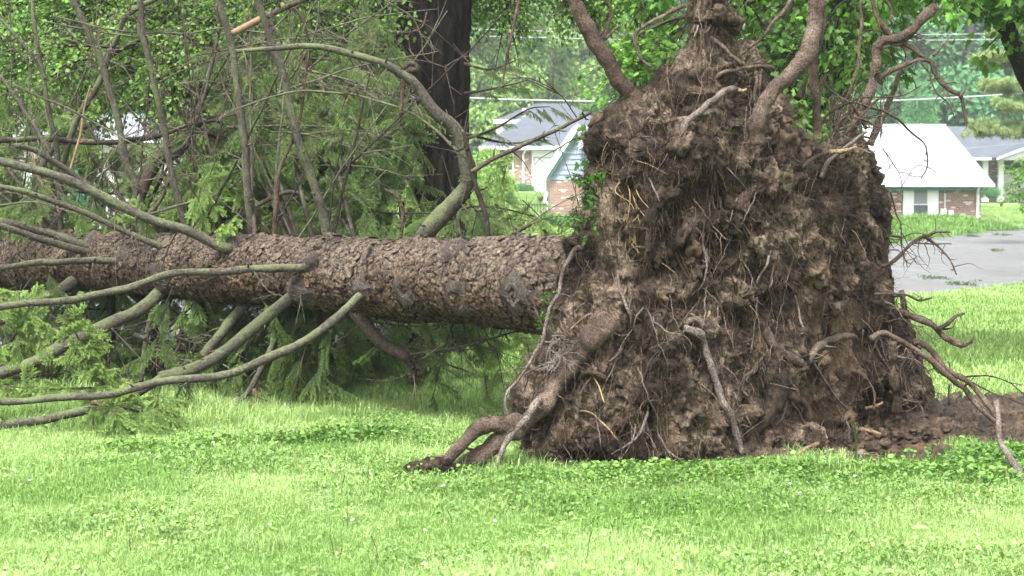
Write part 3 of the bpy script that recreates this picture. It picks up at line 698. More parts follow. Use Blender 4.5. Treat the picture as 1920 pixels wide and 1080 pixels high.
# ------------------------------------------------------------------ far trees
G1 = 'deciduous trees behind the houses'
ft = [(-31, 112, 17, 11, 1, 'light green broad tree behind the pale house at far left', (0, .7)),
      (-21, 104, 16, 10, 1, 'light green tree behind the pale roof, second from the left', (.1, .8)),
      (-12, 110, 18, 10, 1, 'mid green tall tree left of the big dark trunk', (0, .6)),
      (-3.6, 101, 16, 8.5, 1, 'bright yellow green tree just right of the big dark trunk', (.5, 1)),
      (.2, 112, 19, 8.5, 1, 'bright green tree above the dark grey garage house roof', (.4, 1)),
      (5.2, 118, 17, 10, 1, 'pale green tree behind the gable peak', (.5, 1)),
      (14, 124, 20, 11, 0, 'blue green tall tree behind the top of the root plate', (.2, .8)),
      (22, 117, 21, 12, 0, 'dark blue green tree above the white roof', (.2, .9)),
      (31, 112, 21, 12, 0, 'tall dark tree with forked trunk right of the white roof', (.1, .7)),
      (40, 118, 20, 12, 0, 'dark tree at the right behind the porch house', (.3, 1)),
      (9.5, 133, 23, 12, 0, 'hazy blue tree in the second row behind the gable', (.3, 1)),
      (-7, 140, 24, 14, 0, 'hazy blue tree between the bright green ones', (.3, 1)),
      (27, 140, 25, 14, 0, 'hazy tall tree furthest behind the white roof', (.3, 1)),
      (-26, 140, 24, 15, 1, 'hazy tall tree furthest back at far left', (0, .6)),
      (-45, 125, 20, 14, 1, 'light green tree beyond the left edge', (0, .7)),
      (52, 130, 22, 14, 0, 'dark green tree beyond the right edge', (.2, .8)),
      (44, 150, 27, 16, 0, 'hazy tall tree furthest back at far right', (.3, 1)),
      (-16, 78, 9, 6, 1, 'small light green tree behind the lichened branches', (.3, 1))]
for k, (x, y, hh, w_, kind, lab, ti) in enumerate(ft): far_tree(x, y, hh, w_, lab, far_protos if kind else dark_protos, 100+k, ti, 420, group=G1, base=.12)
# the far wood that closes the horizon
n = 2600; r = np.random.default_rng(5); xx = r.uniform(-75, 85, n); yy = 158+r.random(n)*30; zz = ground_z(xx, yy)+r.random(n)**.8*27
scatter('wood', dark_protos, np.stack([xx, yy, zz], 1), r.random((n, 3))*6, 3.0+2*r.random(n), r.random(n), r.integers(0, 3, n), kind='stuff')
# dark evergreens behind the white roof
for (px, s_, lab) in ((1712, 1.0, 'dark conical evergreen rising above the white roof'), (1735, .8, 'shorter dark evergreen beside the conical one')):
    t = thing('evergreen_tree', lab, 'tree', 'dark evergreens behind the white roof'); Yt = 92; X0 = X_(px, Yt); z0 = float(ground_z(X0, Yt)); hh = (Z_(135, Yt)-z0)*s_
    MB().tube([(X0, Yt, z0-.3), (X0, Yt, z0+hh*.9)], [.18, .04], 8).build('trunk', M['trunk_far'], t, smooth=True)
    crown('crown', t, [(X0, Yt, z0+hh*f_, 1.25*(1.1-f_)) for f_ in np.linspace(.1, .95, 12)], 500, darkbush_protos, 1.2, 2.2, int(px), (0, .8))
# pine with layered pale tufts at the right edge
t = thing('pine_tree', 'pine with layered pale green tufts at the right edge', 'tree'); YP = 46.0; xp = X_(2010, YP)
MB().tube(resample([(xp, YP, -.2), (xp+.1, YP, 4), (xp-.1, YP, 9)], .5), np.linspace(.24, .09, len(resample([(xp, YP, -.2), (xp+.1, YP, 4), (xp-.1, YP, 9)], .5))), 10).build('trunk', M['trunk_far'], t, smooth=True)
pp = []; lm = MB()
for (a, py, l_) in ((1835, 112, 1), (1850, 165, 1), (1822, 246, .6), (1885, 200, 1), (1895, 118, 1), (1870, 60, 1), (1900, 20, 1), (2080, 100, 1), (2130, 200, 1), (2100, 290, 1)):
    e = P(a, py, YP-.5+random.random()); b0 = np.array([xp, YP, e[2]-.15]); c_ = resample([b0, (b0+e)/2+[0, 0, .1], e], .12); lm.tube(c_, np.linspace(.035, .01, len(c_)), 5)
    for q in c_[len(c_)//3:]:
        for _ in range(2): pp.append(q+rng.normal(size=3)*[.16, .3, .07])
lm.build('branch', M['trunk_far'], t, kind='stuff'); pp = np.array(pp)
scatter('crown', pine_protos, pp, rng.random((len(pp), 3))*[.4, .4, 6], .55+.5*rng.random(len(pp)), rng.random(len(pp)), rng.integers(0, 2, len(pp)), t, kind='stuff')
# bright broadleaf twig reaching in at the right edge
t = thing('sapling', 'bright yellow green sapling leaning in at the right edge before the porch house', 'tree'); mb = MB(); Ys = 26
xs_ = X_(1990, Ys); mb.tube(resample([(xs_, Ys, 0), (xs_-.1, Ys, 1), (xs_-.2, Ys, 2.2)], .1), .02, 6); mb.build('trunk', M['limb_clean'], t)
pts = [P(1895+40*rng.random()+30*rng.random(), 290+rng.random()*95, Ys+rng.normal()*.2) for _ in range(46)]
scatter('crown', maple_protos, pts, [dir_euler((-1, rng.normal()*.5, -.2), rng.normal()*.4) for _ in pts], .55, .8+.2*rng.random(len(pts)), rng.integers(0, 3, len(pts)), t, kind='stuff')
# shrub right of the big trunk
b = thing('leafy_shrub', 'light green rounded shrub beside the garage house lawn', 'shrub'); Yb = 50
crown('foliage', b, [(X_(px, Yb), Yb+rng.normal()*.4, Z_(py, Yb), r_/3000*Yb) for px, py, r_ in ((905, 330, 34), (925, 350, 36), (900, 385, 40), (940, 390, 26), (880, 350, 40), (915, 300, 18), (930, 415, 30), (890, 425, 34))], 620, bush_protos, .6, 1.2, 9, (.5, 1))
for (a, py, rr_, lab) in ((1060, 424, 16, 'low bluish shrub at the foot of the speckled brick wall'), (1035, 420, 12, 'small shrub left of the bluish one by the brick wall')):
    b = thing('low_shrub', lab, 'shrub'); crown('foliage', b, [(X_(a+q*12, 66), 66, Z_(py, 66), rr_/3000*66) for q in (-1, 0, 1)], 120, darkbush_protos, .6, 1.1, a, (.5, 1))

# ------------------------------------------------------------------ big standing tree behind the fallen one
def bark_tube(name, ctrl, sides, step, m, parent, amp=.03, fr=9, seed=0):
    c = resample(ctrl, step); mb = MB(); mb.tube(c[:, :3], c[:, 3], sides); v = mb.v[0]
    ctr = np.repeat(c[:, :3], sides, 0); d = v-ctr; rr = np.linalg.norm(d, axis=1, keepdims=True)+1e-9
    q = v*np.array([fr, fr, fr*.16]); h = ridged(q+.35*fbm(v*3, 2, seed+3)[:, None], 2, seed)*amp+.25*amp*fbm(v*[30, 30, 9], 2, seed+7)
    mb.v[0] = v+d/rr*np.minimum(h, amp)[:, None]; return mb.build(name, m, parent, smooth=True)
t = thing('shade_tree', 'big tree with dark furrowed trunk standing behind the fallen spruce', 'tree')
YT = 16.0
a = P(818, -420, YT); b_ = P(815, 0, YT); c_ = P(812, 250, YT); d_ = P(818, 480, YT)
bark_tube('trunk', [(a[0]+.1, YT, 9.5, .26), (*a, .31), (*b_, .345), (*c_, .325), (*d_, .34), (d_[0]+.02, YT, .35, .4), (d_[0]+.02, YT, -.2, .55)], 110, .045, M['furrow'], t, .035, 10, 3)
def px_of(p_):
    d = np.array(p_)-[0, 0, CH]; f_ = d[1]*CP-d[2]*SP; return 960+FPX*d[0]/f_, 540-FPX*(d[1]*SP+d[2]*CP)/f_
tw = MB()
def leafy_limb(parent, ctrl, r0, sprayreg, seed, m, nsub=9, drop=.9, ln=1.3):
    """a limb with drooping side twigs carrying sprays"""
    r = np.random.default_rng(seed); c = resample(ctrl, .08); n = len(c)
    mb = MB(); mb.tube(c, np.linspace(r0, r0*.22, n), 8, wob=.12); mb.build('branch', m, parent, smooth=True)
    for k in range(nsub):
        i = int(n*(.25+.75*(k+.5)/nsub)); i = min(i, n-2); tdir = c[i+1]-c[i]; tdir /= np.linalg.norm(tdir)
        d = tdir*.5+r.normal(size=3)*[.5, .5, .25]+[0, 0, -.35*drop]; d /= np.linalg.norm(d); L = ln*(.5+.7*r.random())
        e = resample([c[i], c[i]+d*L*.5+[0, 0, .04], c[i]+d*L+[0, 0, -.22*drop*L]], .08); tw.tube(e, np.linspace(r0*.2+.004, .003, len(e)), 4, 0.0, False)
        for q in range(2, len(e)):
            for _ in range(2):
                dd = d+r.normal(size=3)*.7+[0, 0, -.5*drop]; dd /= np.linalg.norm(dd); s_ = e[q]+dd*.12*r.random()
                if r.random() < .75: sprayreg.append((s_, dd)); 
                if r.random() < .3: tw.tube([e[q], e[q]+dd*.3+[0, 0, .02], e[q]+dd*.55], [.004, .003, .0015], 3, 0.0, False)
S = []
TL = [((818, -300), [(640, -60), (480, 15), (360, 45), (250, 80), (190, 120)], .075, 15.0), ((818, -380), [(600, -140), (380, -40), (200, -10), (60, 40)], .07, 16.5), ((818, -250), [(640, -60), (560, 0), (480, 40), (400, 120)], .05, 16.5),
      ((818, -350), [(560, -150), (300, -70), (120, -40), (-80, 30)], .07, 17.5), ((818, -300), [(650, -90), (420, -60), (300, 30), (250, 170)], .05, 17), ((818, -320), [(500, -100), (150, 0), (30, 90), (-60, 150)], .05, 18.2),
      ((818, -380), [(620, -120), (460, -90), (330, 0), (120, 120)], .05, 19), ((818, -300), [(900, -150), (1000, -140), (1150, -100)], .06, 16.5), ((818, -260), [(720, -90), (600, -40), (560, 60)], .04, 18)]
for k, (st, ps, r0, Y) in enumerate(TL):
    leafy_limb(t, [P(*st, YT)]+[P(*q, Y+.15*j) for j, q in enumerate(ps)], r0, S, 60+k, M['limb_dark'], 15, 1.0, 1.25)
tw.build('twigs', M['limb_dark'], t, kind='stuff')
S1 = [(p_, d) for p_, d in S if p_[1] > 5]
S1 = [(p_, d) for p_, d in S1 if not ((px_of(p_)[0] > 880 and px_of(p_+d*.3)[1] > 50) or (745 < px_of(p_+d*.25)[0] < 885 and px_of(p_)[1] > -20 and p_[1] < 16.2) or (175 < px_of(p_+d*.3)[0] < 305 and px_of(p_+d*.3)[1] > 195))]
scatter('crown', shade_protos, [p_ for p_, d in S1], [dir_euler(d, rng.normal()*.6) for p_, d in S1], .8+.45*rng.random(len(S1)), rng.random(len(S1)), rng.integers(0, 3, len(S1)), t, kind='stuff')

# maple whose limbs hang in from the right
t = thing('maple_tree', 'maple with bright green leaves and dark wet limbs hanging in from the right', 'tree'); YM = 15.0
tb = P(2120, 420, YM)
bark_tube('trunk', [(tb[0]+.1, YM, -.2, .3), (tb[0], YM, 1.0, .24), (*tb, .22), (*P(2180, 60, YM), .18), (*P(2230, -400, YM), .12)], 60, .06, M['furrow'], t, .02, 12, 8)
S = []; tw = MB()
bark_tube('branch', [(*P(2115, 430, YM), .15), (*P(2000, 285, YM-.1), .105), (*P(1925, 140, YM-.2), .088), (*P(1888, 55, YM-.2), .075), (*P(1862, -10, YM-.1), .065), (*P(1820, -120, YM), .05)], 24, .03, M['limb_dark'], t, .008, 20, 2)
bark_tube('branch', [(*P(2150, 120, YM), .09), (*P(2030, -10, YM-.3), .05), (*P(1930, 8, YM-.4), .035), (*P(1870, 4, YM-.5), .03), (*P(1815, -4, YM-.6), .022), (*P(1760, -30, YM-.6), .014)], 14, .03, M['limb_dark'], t, .004, 20, 2)
ML = [([(2170, 60), (2000, -180), (1800, -110), (1660, -30), (1590, 38), (1545, 62), (1480, 85), (1420, 96), (1330, 100)], .062, 13.6, 22), ([(2190, 0), (1950, -280), (1700, -180), (1500, -60), (1420, 0), (1340, 20), (1250, 40), (1190, 70)], .06, 14.2, 20),
      ([(2180, 20), (1900, -160), (1700, -100), (1600, -20), (1560, 70), (1550, 160), (1545, 215)], .045, 13.2, 14), ([(2180, -20), (1800, -200), (1560, -120), (1470, 0), (1450, 90), (1440, 170)], .045, 14.8, 14),
      ([(2180, 0), (1900, -220), (1720, -120), (1650, -40), (1620, 30), (1600, 110)], .04, 14.5, 12), ([(2180, 0), (2050, -150), (1960, -60), (1930, 10), (1915, 40)], .03, 14.2, 4), ([(2190, 0), (1800, -300), (1400, -200), (1250, -90), (1200, -10), (1185, 60)], .04, 15, 13),
      ([(2190, 0), (1800, -280), (1550, -180), (1400, -60), (1400, 30)], .04, 13.6, 12)]
for k, (ps, r0, Y, ns) in enumerate(ML):
    leafy_limb(t, [P(*ps[0], YM)]+[P(*q, Y+.05*j) for j, q in enumerate(ps[1:])], r0, S, 80+k, M['limb_dark'], ns, 1.0, .62)
tw.build('twigs', M['limb_dark'], t, kind='stuff')
def px_of(p_): 
    d = np.array(p_)-[0, 0, CH]; f_ = d[1]*CP-d[2]*SP; return 960+FPX*d[0]/f_, 540-FPX*(d[1]*SP+d[2]*CP)/f_
S1 = [(p_, d) for p_, d in S if not (px_of(p_+d*.3)[0] > 1600 and px_of(p_+d*.3)[1] > 150) and not (px_of(p_)[0] > 1665 and px_of(p_)[0] < 1890 and px_of(p_)[1] > -30)]
scatter('crown', maple_protos, [p_ for p_, d in S1], [dir_euler(d, rng.normal()*.6) for p_, d in S1], .75+.5*rng.random(len(S1)), rng.random(len(S1)), rng.integers(0, 3, len(S1)), t, kind='stuff')

# two slimmer trunks standing behind the drooping sprays
for px, w0, lab, y0 in ((538, 15, 'slim dark trunk among the drooping sprays left of the big trunk', -60), (622, 24, 'reddish brown trunk half hidden by drooping sprays', -60)):
    t = thing('spruce_tree', lab, 'tree', 'slim trunks behind the fallen spruce'); Y = 19 if px < 600 else 21
    m_k = M['furrow'] if px < 600 else M['trunk_far']
    bark_tube('trunk', [(X_(px, Y), Y, -.2, w0*1.3/3000*Y), (X_(px+3, Y), Y, 2, w0/3000*Y), (X_(px, Y), Y, 7, w0*.8/3000*Y)], 28, .08, m_k, t, .015, 12, px)

# ------------------------------------------------------------------ the uprooted spruce
T = thing('uprooted_spruce', 'fallen spruce with bare broken branches and its torn-up plate of roots and soil', 'tree')
AX = np.array([(-1500, 440, 25.0, .12), (-500, 466, 17.8, .22), (0, 484, 14.0, .232), (400, 500, 12.2, .244), (700, 519, 11.2, .258), (900, 530, 10.6, .27), (1060, 538, 10.15, .285), (1200, 546, 9.95, .34)])
AXW = np.array([[*P(a[0], a[1], a[2]), a[3]] for a in AX])
def Yax(px): return float(np.interp(px, AX[:, 0], AX[:, 2]))
def cells(u, v, nv, seed):
    """distance to nearest and 2nd nearest feature point on a grid wrapping in v, with the winner's random numbers"""
    iu, iv = np.floor(u).astype(int), np.floor(v).astype(int); b1 = np.full(u.shape, 9.); b2 = b1.copy(); k1 = np.zeros(u.shape); du = np.zeros(u.shape)
    for a in (-1, 0, 1):
        for b in (-1, 0, 1):
            cu = iu+a; cv = iv+b; w_ = np.mod(cv, nv); z = np.zeros_like(cu)
            fx = cu+.1+.8*hash3(cu, w_, z, seed); fy = cv+.1+.8*hash3(cu, w_, z, seed+1); d = np.hypot(u-fx, v-fy)
            new = d < b1; b2 = np.where(new, b1, np.minimum(b2, d)); k1 = np.where(new, hash3(cu, w_, z, seed+2), k1); du = np.where(new, u-fx, du); b1 = np.where(new, d, b1)
    return b1, b2, k1, du
c = resample(AXW[1:], .0085); nS = 210
ctr, rad = c[:, :3], c[:, 3]; mb = MB(); mb.tube(ctr, rad, nS); v = mb.v[0]; L = np.r_[0, np.cumsum(np.linalg.norm(np.diff(ctr, axis=0), axis=1))]
uu = np.repeat(L, nS); vv = np.tile(np.arange(nS)/nS, len(c)); d = v-np.repeat(ctr, nS, 0); rr = np.linalg.norm(d, axis=1, keepdims=True); d = d/rr
wv = fbm(v*9, 3, 41)*.55; wv2 = fbm(v*9+7, 3, 42)*.55
wv = wv+.9*fbm(v*3.1, 2, 43); wv2 = wv2+.9*fbm(v*3.1+4, 2, 44); b1, b2, k1, du = cells(uu/.062+wv, vv*26+wv2, 26, 3); e1 = b2-b1
c1, c2, k2, du2 = cells(uu/.026+wv*1.6, vv*58+wv2*1.6, 58, 9); e2 = c2-c1
plate = sstep(.03, .13, e1); small = sstep(.03, .16, e2)
h = plate*(.005+.0075*k1)+small*.005*(.4+k2)+du*(.008*plate)+.004*fbm(v*60, 2, 7)+.03*fbm(v*1.8, 3, 2)+.006*fbm(v*14, 2, 4)
q = np.linalg.norm(v-AXW[-1, :3], axis=1); h = h+.08*sstep(.55, .1, q)
def surf(px, py):
    """point on the camera side of the trunk at this pixel, with its outward normal"""
    Y = Yax(px); cc = P(px, np.interp(px, AX[:, 0], AX[:, 1]), Y); r_ = np.interp(px, AX[:, 0], AX[:, 3]); p_ = P(px, py, Y); dz = np.clip(p_[2]-cc[2], -r_*.97, r_*.97)
    ax = AXW[5, :3]-AXW[3, :3]; ax /= np.linalg.norm(ax); up = np.array([0, 0, 1.]); o = np.cross(ax, up); o /= np.linalg.norm(o); o = o if o[1] < 0 else -o
    th = math.asin(dz/r_); n_ = o*math.cos(th)+up*math.sin(th); s_ = r_*math.cos(th); Y2 = Y-s_/abs(o[1])
    return P(px, py, Y2), n_
for (px, py, s_, a_) in ((580, 501, .075, .03), (690, 547, .085, .035), (565, 545, .09, .035), (312, 530, .09, .03), (242, 490, .06, .025), (172, 466, .07, .025), (178, 478, .06, .025), (432, 466, .085, .03), (318, 470, .06, .025), (270, 448, .07, .03), (790, 456, .12, .04), (615, 450, .07, .03), (478, 448, .07, .03),
                        (355, 446, .06, .03), (768, 531, .08, .02), (858, 556, .09, .022), (977, 549, .09, .022), (856, 470, .08, .02), (1043, 473, .07, .02), (670, 583, .1, .035)):
    h = h+a_*np.exp(-(np.linalg.norm(v-surf(px, py)[0], axis=1)/s_)**2)*(1+.5*fbm(v*20, 2, 3))
v2 = v+d*h[:, None]; mb.v[0] = v2; mb.a[0] = np.clip(.02+plate*(.35+.25*k1)+small*plate*(.15+.3*k2), 0, 1)
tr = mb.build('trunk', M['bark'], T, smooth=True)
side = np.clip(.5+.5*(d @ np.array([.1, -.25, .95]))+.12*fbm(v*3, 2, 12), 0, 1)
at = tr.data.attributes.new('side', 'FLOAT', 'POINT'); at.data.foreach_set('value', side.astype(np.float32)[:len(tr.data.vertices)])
tr['label'] = 'bark plated trunk lying on its branches'
for k, (px, py, s_) in enumerate(((768, 531, 15), (858, 556, 19), (977, 549, 20), (856, 470, 17), (1043, 473, 15), (786, 586, 11), (560, 462, 9), (640, 500, 9))):
    p_, n_ = surf(px, py); r_ = s_/3000*Yax(px)*1.05; m = MB(); p_ = v2[np.argmin(np.linalg.norm(v2-p_, axis=1))]-n_*.004; A = np.linspace(0, 2*math.pi, 22, endpoint=False); e1_ = np.cross(n_, [0, 0, 1.]); e1_ /= np.linalg.norm(e1_); e2_ = np.cross(n_, e1_)
    prof = [(1.8, -.2), (1.4, .04), (1.1, .2), (.85, .3), (.62, .22), (.5, .08)]
    rings = []
    for (a_, b) in prof:
        w_ = 1+.3*fbm(np.stack([np.cos(A)*1.6+k*3, np.sin(A)*1.6, A*0+b], 1), 3, 5); rings.append(p_+(e1_[None]*np.cos(A)[:, None]+e2_[None]*np.sin(A)[:, None])*(a_*r_*w_)[:, None]+n_*b*r_*.9)
    vs = np.concatenate(rings); i = np.arange(len(prof)-1)[:, None]*22; j = np.arange(22)[None]; f = np.stack([i+j, i+(j+1) % 22, i+22+(j+1) % 22, i+22+j], -1).reshape(-1, 4)
    m.add(vs, f, .35); m.add(np.vstack([rings[-1], p_+n_*.003]), [[q_, (q_+1) % 22, 22] for q_ in range(22)], 0, 1); m.build('knot', [M['knot'], M['knot_hollow_shade'] if k != 3 else M['root_grey']], tr)

for (px, py, s_) in ((586, 500, 13), (695, 544, 14), (571, 538, 19), (315, 526, 18), (245, 489, 11), (436, 467, 14), (321, 471, 9), (175, 467, 12)):
    p_, n_ = surf(px, py); p_ = v2[np.argmin(np.linalg.norm(v2-p_, axis=1))]; r_ = s_/3000*Yax(px); m = MB(); A = np.linspace(0, 2*math.pi, 18, endpoint=False); e1_ = np.cross(n_, [0, 0, 1.]); e1_ /= np.linalg.norm(e1_); e2_ = np.cross(n_, e1_); rings = []
    for a_, b in ((1.9, -.3), (1.4, .15), (1.05, .5), (.8, .8), (.5, .95)): rings.append(p_+(e1_[None]*np.cos(A)[:, None]+e2_[None]*np.sin(A)[:, None])*(a_*r_*(1+.3*fbm(np.stack([np.cos(A)*1.6+px, np.sin(A)*1.6, A*0+b*3], 1), 3, 5)))[:, None]+n_*b*r_*.8)
    i = np.arange(4)[:, None]*18; j = np.arange(18)[None]; m.add(np.concatenate(rings), np.stack([i+j, i+(j+1) % 18, i+18+(j+1) % 18, i+18+j], -1).reshape(-1, 4)); m.add(np.vstack([rings[-1], p_+n_*r_*.7]), [[q_, (q_+1) % 18, 18] for q_ in range(18)]); m.build('branch_collar', M['knot'], tr)
# loose curled bark scales standing off the trunk
m = MB(); r = np.random.default_rng(3); n = 3600; iu = r.integers(40, len(c)-10, n); av = r.random(n)
pos = v2.reshape(len(c), nS, 3)[iu, (av*nS).astype(int)]; nn = d.reshape(len(c), nS, 3)[iu, (av*nS).astype(int)]
ax = (ctr[-1]-ctr[0])/np.linalg.norm(ctr[-1]-ctr[0]); sd_ = np.cross(nn, ax); s_ = (.01+.026*r.random(n)**1.5)[:, None]
A = np.linspace(0, 2*math.pi, 7, endpoint=False); fl_ = r.random((n, 1))
ring = [(np.cos(q_)*ax[None]*1.1+np.sin(q_)*sd_)*s_*(.75+.5*r.random((n, 1)))+pos+nn*(.001+(.5-.5*np.cos(q_+6.28*fl_))*.010) for q_ in A]
vs = np.stack([pos+nn*.007]+ring, 1).reshape(-1, 3); i = np.arange(n)[:, None, None]*8; f = (i+np.array([[0, k+1, (k+1) % 7+1] for k in range(7)])[None]).reshape(-1, 3)
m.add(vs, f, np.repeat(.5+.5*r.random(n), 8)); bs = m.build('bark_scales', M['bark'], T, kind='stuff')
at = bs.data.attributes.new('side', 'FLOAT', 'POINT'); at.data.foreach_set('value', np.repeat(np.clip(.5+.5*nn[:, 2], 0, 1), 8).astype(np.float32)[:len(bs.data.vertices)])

TW = MB(); nsn = np.random.default_rng(21)
def branch(pts, w0, w1, m='limb', dY=0.0, Y0=None, off=0.0, stubs=8, name='branch', ys=None, parent=None, tw=6):
    pts = np.array(pts, float); n = len(pts)
    if ys is None: Y0 = (Yax(pts[0, 0]) if Y0 is None else Y0)+off; ys = Y0+dY*np.linspace(0, 1, n)
    W = PA(pts[:, 0], pts[:, 1], ys); rr = np.linspace(w0, w1, n)*.45/3000*ys
    if off < -.1: W = np.vstack([PA(pts[0, 0]+8, pts[0, 1], ys[0]+.3), W]); rr = np.r_[rr[0]*1.3, rr[0]*1.15, rr[1:]]
    c = resample(np.column_stack([W, rr]), .025); mb = MB()
    cc = c[:, :3]+np.stack([fbm(c[:, :3]*3, 2, 31+k) for k in range(3)], 1)*.012
    mb.tube(cc, c[:, 3]*(1+.06*fbm(c[:, :3]*14, 2, 77)), 12, wob=.1)
    for _ in range(stubs):
        i = nsn.integers(2, max(3, len(c)-2)); d = rdir(1, nsn)[0]; tg = cc[min(i+1, len(c)-1)]-cc[i-1]; tg /= np.linalg.norm(tg)+1e-9; d = d-tg*d.dot(tg)*.6; d /= np.linalg.norm(d); Ls = .02+.05*nsn.random()
        mb.tube([cc[i], cc[i]+d*(c[i, 3]+Ls*.5), cc[i]+d*(c[i, 3]+Ls)+tg*.015], [min(.009, c[i, 3]*.6), .006, .003], 5)
    for _ in range(tw):
        i = nsn.integers(len(c)//5, len(c)-1); d = rdir(1, nsn)[0]; tg = cc[min(i+1, len(c)-1)]-cc[max(i-1, 0)]; tg /= np.linalg.norm(tg)+1e-9; d = d+tg*.7; d[1] *= .7; d /= np.linalg.norm(d); Lt = .15+.6*nsn.random()**2
        e = cc[i]+d*Lt+[0, 0, -.25*Lt*nsn.random()]; mid = cc[i]+d*Lt*.5+nsn.normal(size=3)*.03*Lt; cu = resample([cc[i], mid, e], .05)
        TW.tube(cu, np.linspace(.0045, .0014, len(cu)), 4, 0.0, False)
        for _ in range(3):
            k = nsn.integers(1, len(cu)); dd = d+rdir(1, nsn)[0]*.8; TW.tube([cu[k], cu[k]+dd*.06, cu[k]+dd*.13*(.4+nsn.random())], [.0022, .0018, .001], 3, 0.0, False)
    return mb.build(name, M[m], parent or T, smooth=True)
B = branch
B([(355, 450), (340, 395), (318, 310), (300, 215), (285, 140), (268, 70), (262, -10), (258, -120)], 15, 12, dY=-.3, tw=14)
B([(268, 400), (255, 350), (235, 300), (218, 220), (192, 125), (165, 60), (138, 0), (100, -110)], 16, 13, dY=-.2, off=-.1, tw=14)
B([(478, 455), (470, 400), (462, 320), (452, 220), (437, 110), (415, 10), (395, -110)], 19, 13, dY=-.3, tw=12)
B([(615, 460), (605, 400), (585, 340), (552, 240), (530, 150), (500, 60), (478, -10), (440, -120)], 20, 14, dY=-.4, tw=12)
B([(115, 460), (110, 380), (106, 290), (98, 240), (85, 160), (72, 100), (63, 0), (60, -100)], 12, 9, dY=-.3, tw=10)
B([(268, 5), (262, 60), (285, 120)], 10, 10, Y0=12.3, tw=1); 
B([(238, 455), (250, 400), (270, 350), (295, 300), (320, 270), (358, 235)], 30, 24, m='limb_clean', dY=.3, off=.1, tw=3)
B([(290, 300), (345, 280), (372, 200), (398, 120), (410, 50), (402, 12)], 12, 7, m='limb_clean', Y0=13.0, dY=-.2, tw=5)
B([(320, 290), (352, 262), (378, 190), (400, 110), (410, 45)], 8, 6, m='limb', Y0=12.9, dY=-.2, tw=5)
B([(105, 440), (112, 350), (132, 250), (185, 160), (205, 110), (222, 70), (240, 30), (300, -5), (380, -40)], 15, 10, dY=-.5, off=.1, tw=12)
B([(32, 425), (60, 370), (85, 300), (115, 262), (168, 236)], 17, 12, m='limb_clean', dY=.2, tw=2)
B([(790, 462), (800, 435), (824, 407), (862, 368), (880, 335), (870, 287), (852, 241), (824, 218), (801, 194), (778, 162), (748, 135), (704, 113), (648, 97), (593, 86), (520, 89), (440, 96)], 42, 8, dY=-.5, stubs=12, tw=12)
B([(886, 322), (930, 294), (1000, 262), (1060, 235), (1108, 210)], 10, 7, m='limb_clean', Y0=10.6, tw=8)
B([(1085, 225), (1050, 180), (1000, 150), (960, 148)], 3, 1.5, m='limb_dark', Y0=10.6, tw=5, stubs=2)
B([(860, 283), (800, 232), (740, 200), (680, 182), (600, 170), (540, 172), (450, 200)], 6, 4, m='limb', Y0=10.6, dY=.6, tw=8)
B([(912, 462), (908, 400), (892, 340), (880, 290), (868, 245)], 12, 8, m='limb_dark', off=.15, tw=4)
B([(753, 130), (768, 118), (780, 128), (740, 140), (752, 152), (748, 220)], 12, 8, m='root_red', Y0=10.6, tw=1, stubs=0)
B([(748, 460), (755, 410), (748, 375), (733, 358)], 9, 7, m='limb_clean', tw=2)
B([(512, 450), (518, 380), (522, 320), (545, 265), (562, 220), (570, 150), (578, 80), (560, 25), (530, 0)], 9, 5, m='root_red', dY=-.3, tw=6)
B([(380, 452), (425, 420), (470, 393), (515, 368), (552, 358), (580, 375)], 11, 8, m='limb_clean', dY=.1, tw=3)
B([(435, 62), (470, 45), (520, 22), (575, -4), (640, -40)], 13, 11, m='limb_clean', Y0=11.4, tw=2)
B([(437, 62), (462, 49), (497, 32)], 13.5, 12.5, m='raw_wood', Y0=11.37, tw=0, stubs=0)
B([(230, 262), (300, 252), (345, 235), (400, 222), (450, 215)], 10, 6, m='limb_dark', Y0=12.9, tw=5)
B([(-20, 262), (90, 262), (200, 268), (260, 262), (300, 255)], 13, 10, m='limb_dark', Y0=13.5, tw=5)
B([(360, 240), (400, 255), (440, 290), (455, 320)], 9, 5, m='limb_dark', Y0=13.1, tw=5)
B([(360, 235), (400, 228), (420, 236)], 10, 6, m='root_red', Y0=13.0, tw=0)
B([(330, 300), (355, 330), (368, 358)], 8, 6, m='limb_dark', Y0=13.2, tw=2)
B([(270, 410), (300, 380), (318, 342)], 10, 7, m='limb_clean', Y0=12.4, tw=2)
B([(280, 402), (340, 385), (400, 368), (432, 355), (455, 330)], 6, 4, m='limb', Y0=12.2, tw=5)
B([(-10, 25), (30, 70), (68, 118), (85, 150)], 8, 7, Y0=13.0, tw=2)
B([(80, 40), (170, 55), (270, 72)], 4, 4, Y0=12.6, tw=4, stubs=2)
B([(100, 30), (240, 58), (360, 62), (420, 55), (500, 62)], 4, 3.5, Y0=12.4, tw=5, stubs=2)
B([(0, 140), (40, 200), (75, 255), (95, 290)], 7, 8, Y0=13.3, tw=6)
B([(130, 330), (150, 250), (158, 205), (170, 160)], 6, 3, m='raw_wood', Y0=13.0, tw=1, stubs=2)
B([(55, 285), (75, 340), (100, 370), (110, 400)], 7, 5, m='raw_wood', Y0=13.4, tw=2)
B([(530, 160), (560, 120), (590, 60), (600, 0)], 4, 4, Y0=11.3, tw=4, stubs=2)
B([(-10, 110), (25, 95), (50, 120), (62, 160)], 4, 2, m='limb_clean', Y0=12.8, tw=3, stubs=1)
B([(800, 20), (790, 50), (760, 60), (740, 40)], 3, 2, m='root_red', Y0=12.8, tw=2, stubs=0)
B([(720, 0), (770, 30), (790, 70), (800, 110), (840, 130)], 4, 2, m='limb_clean', Y0=13.2, tw=3, stubs=0)
B([(975, -10), (962, 50), (950, 110), (945, 160)], 8, 4, m='root_red', Y0=11.5, tw=2, stubs=1)
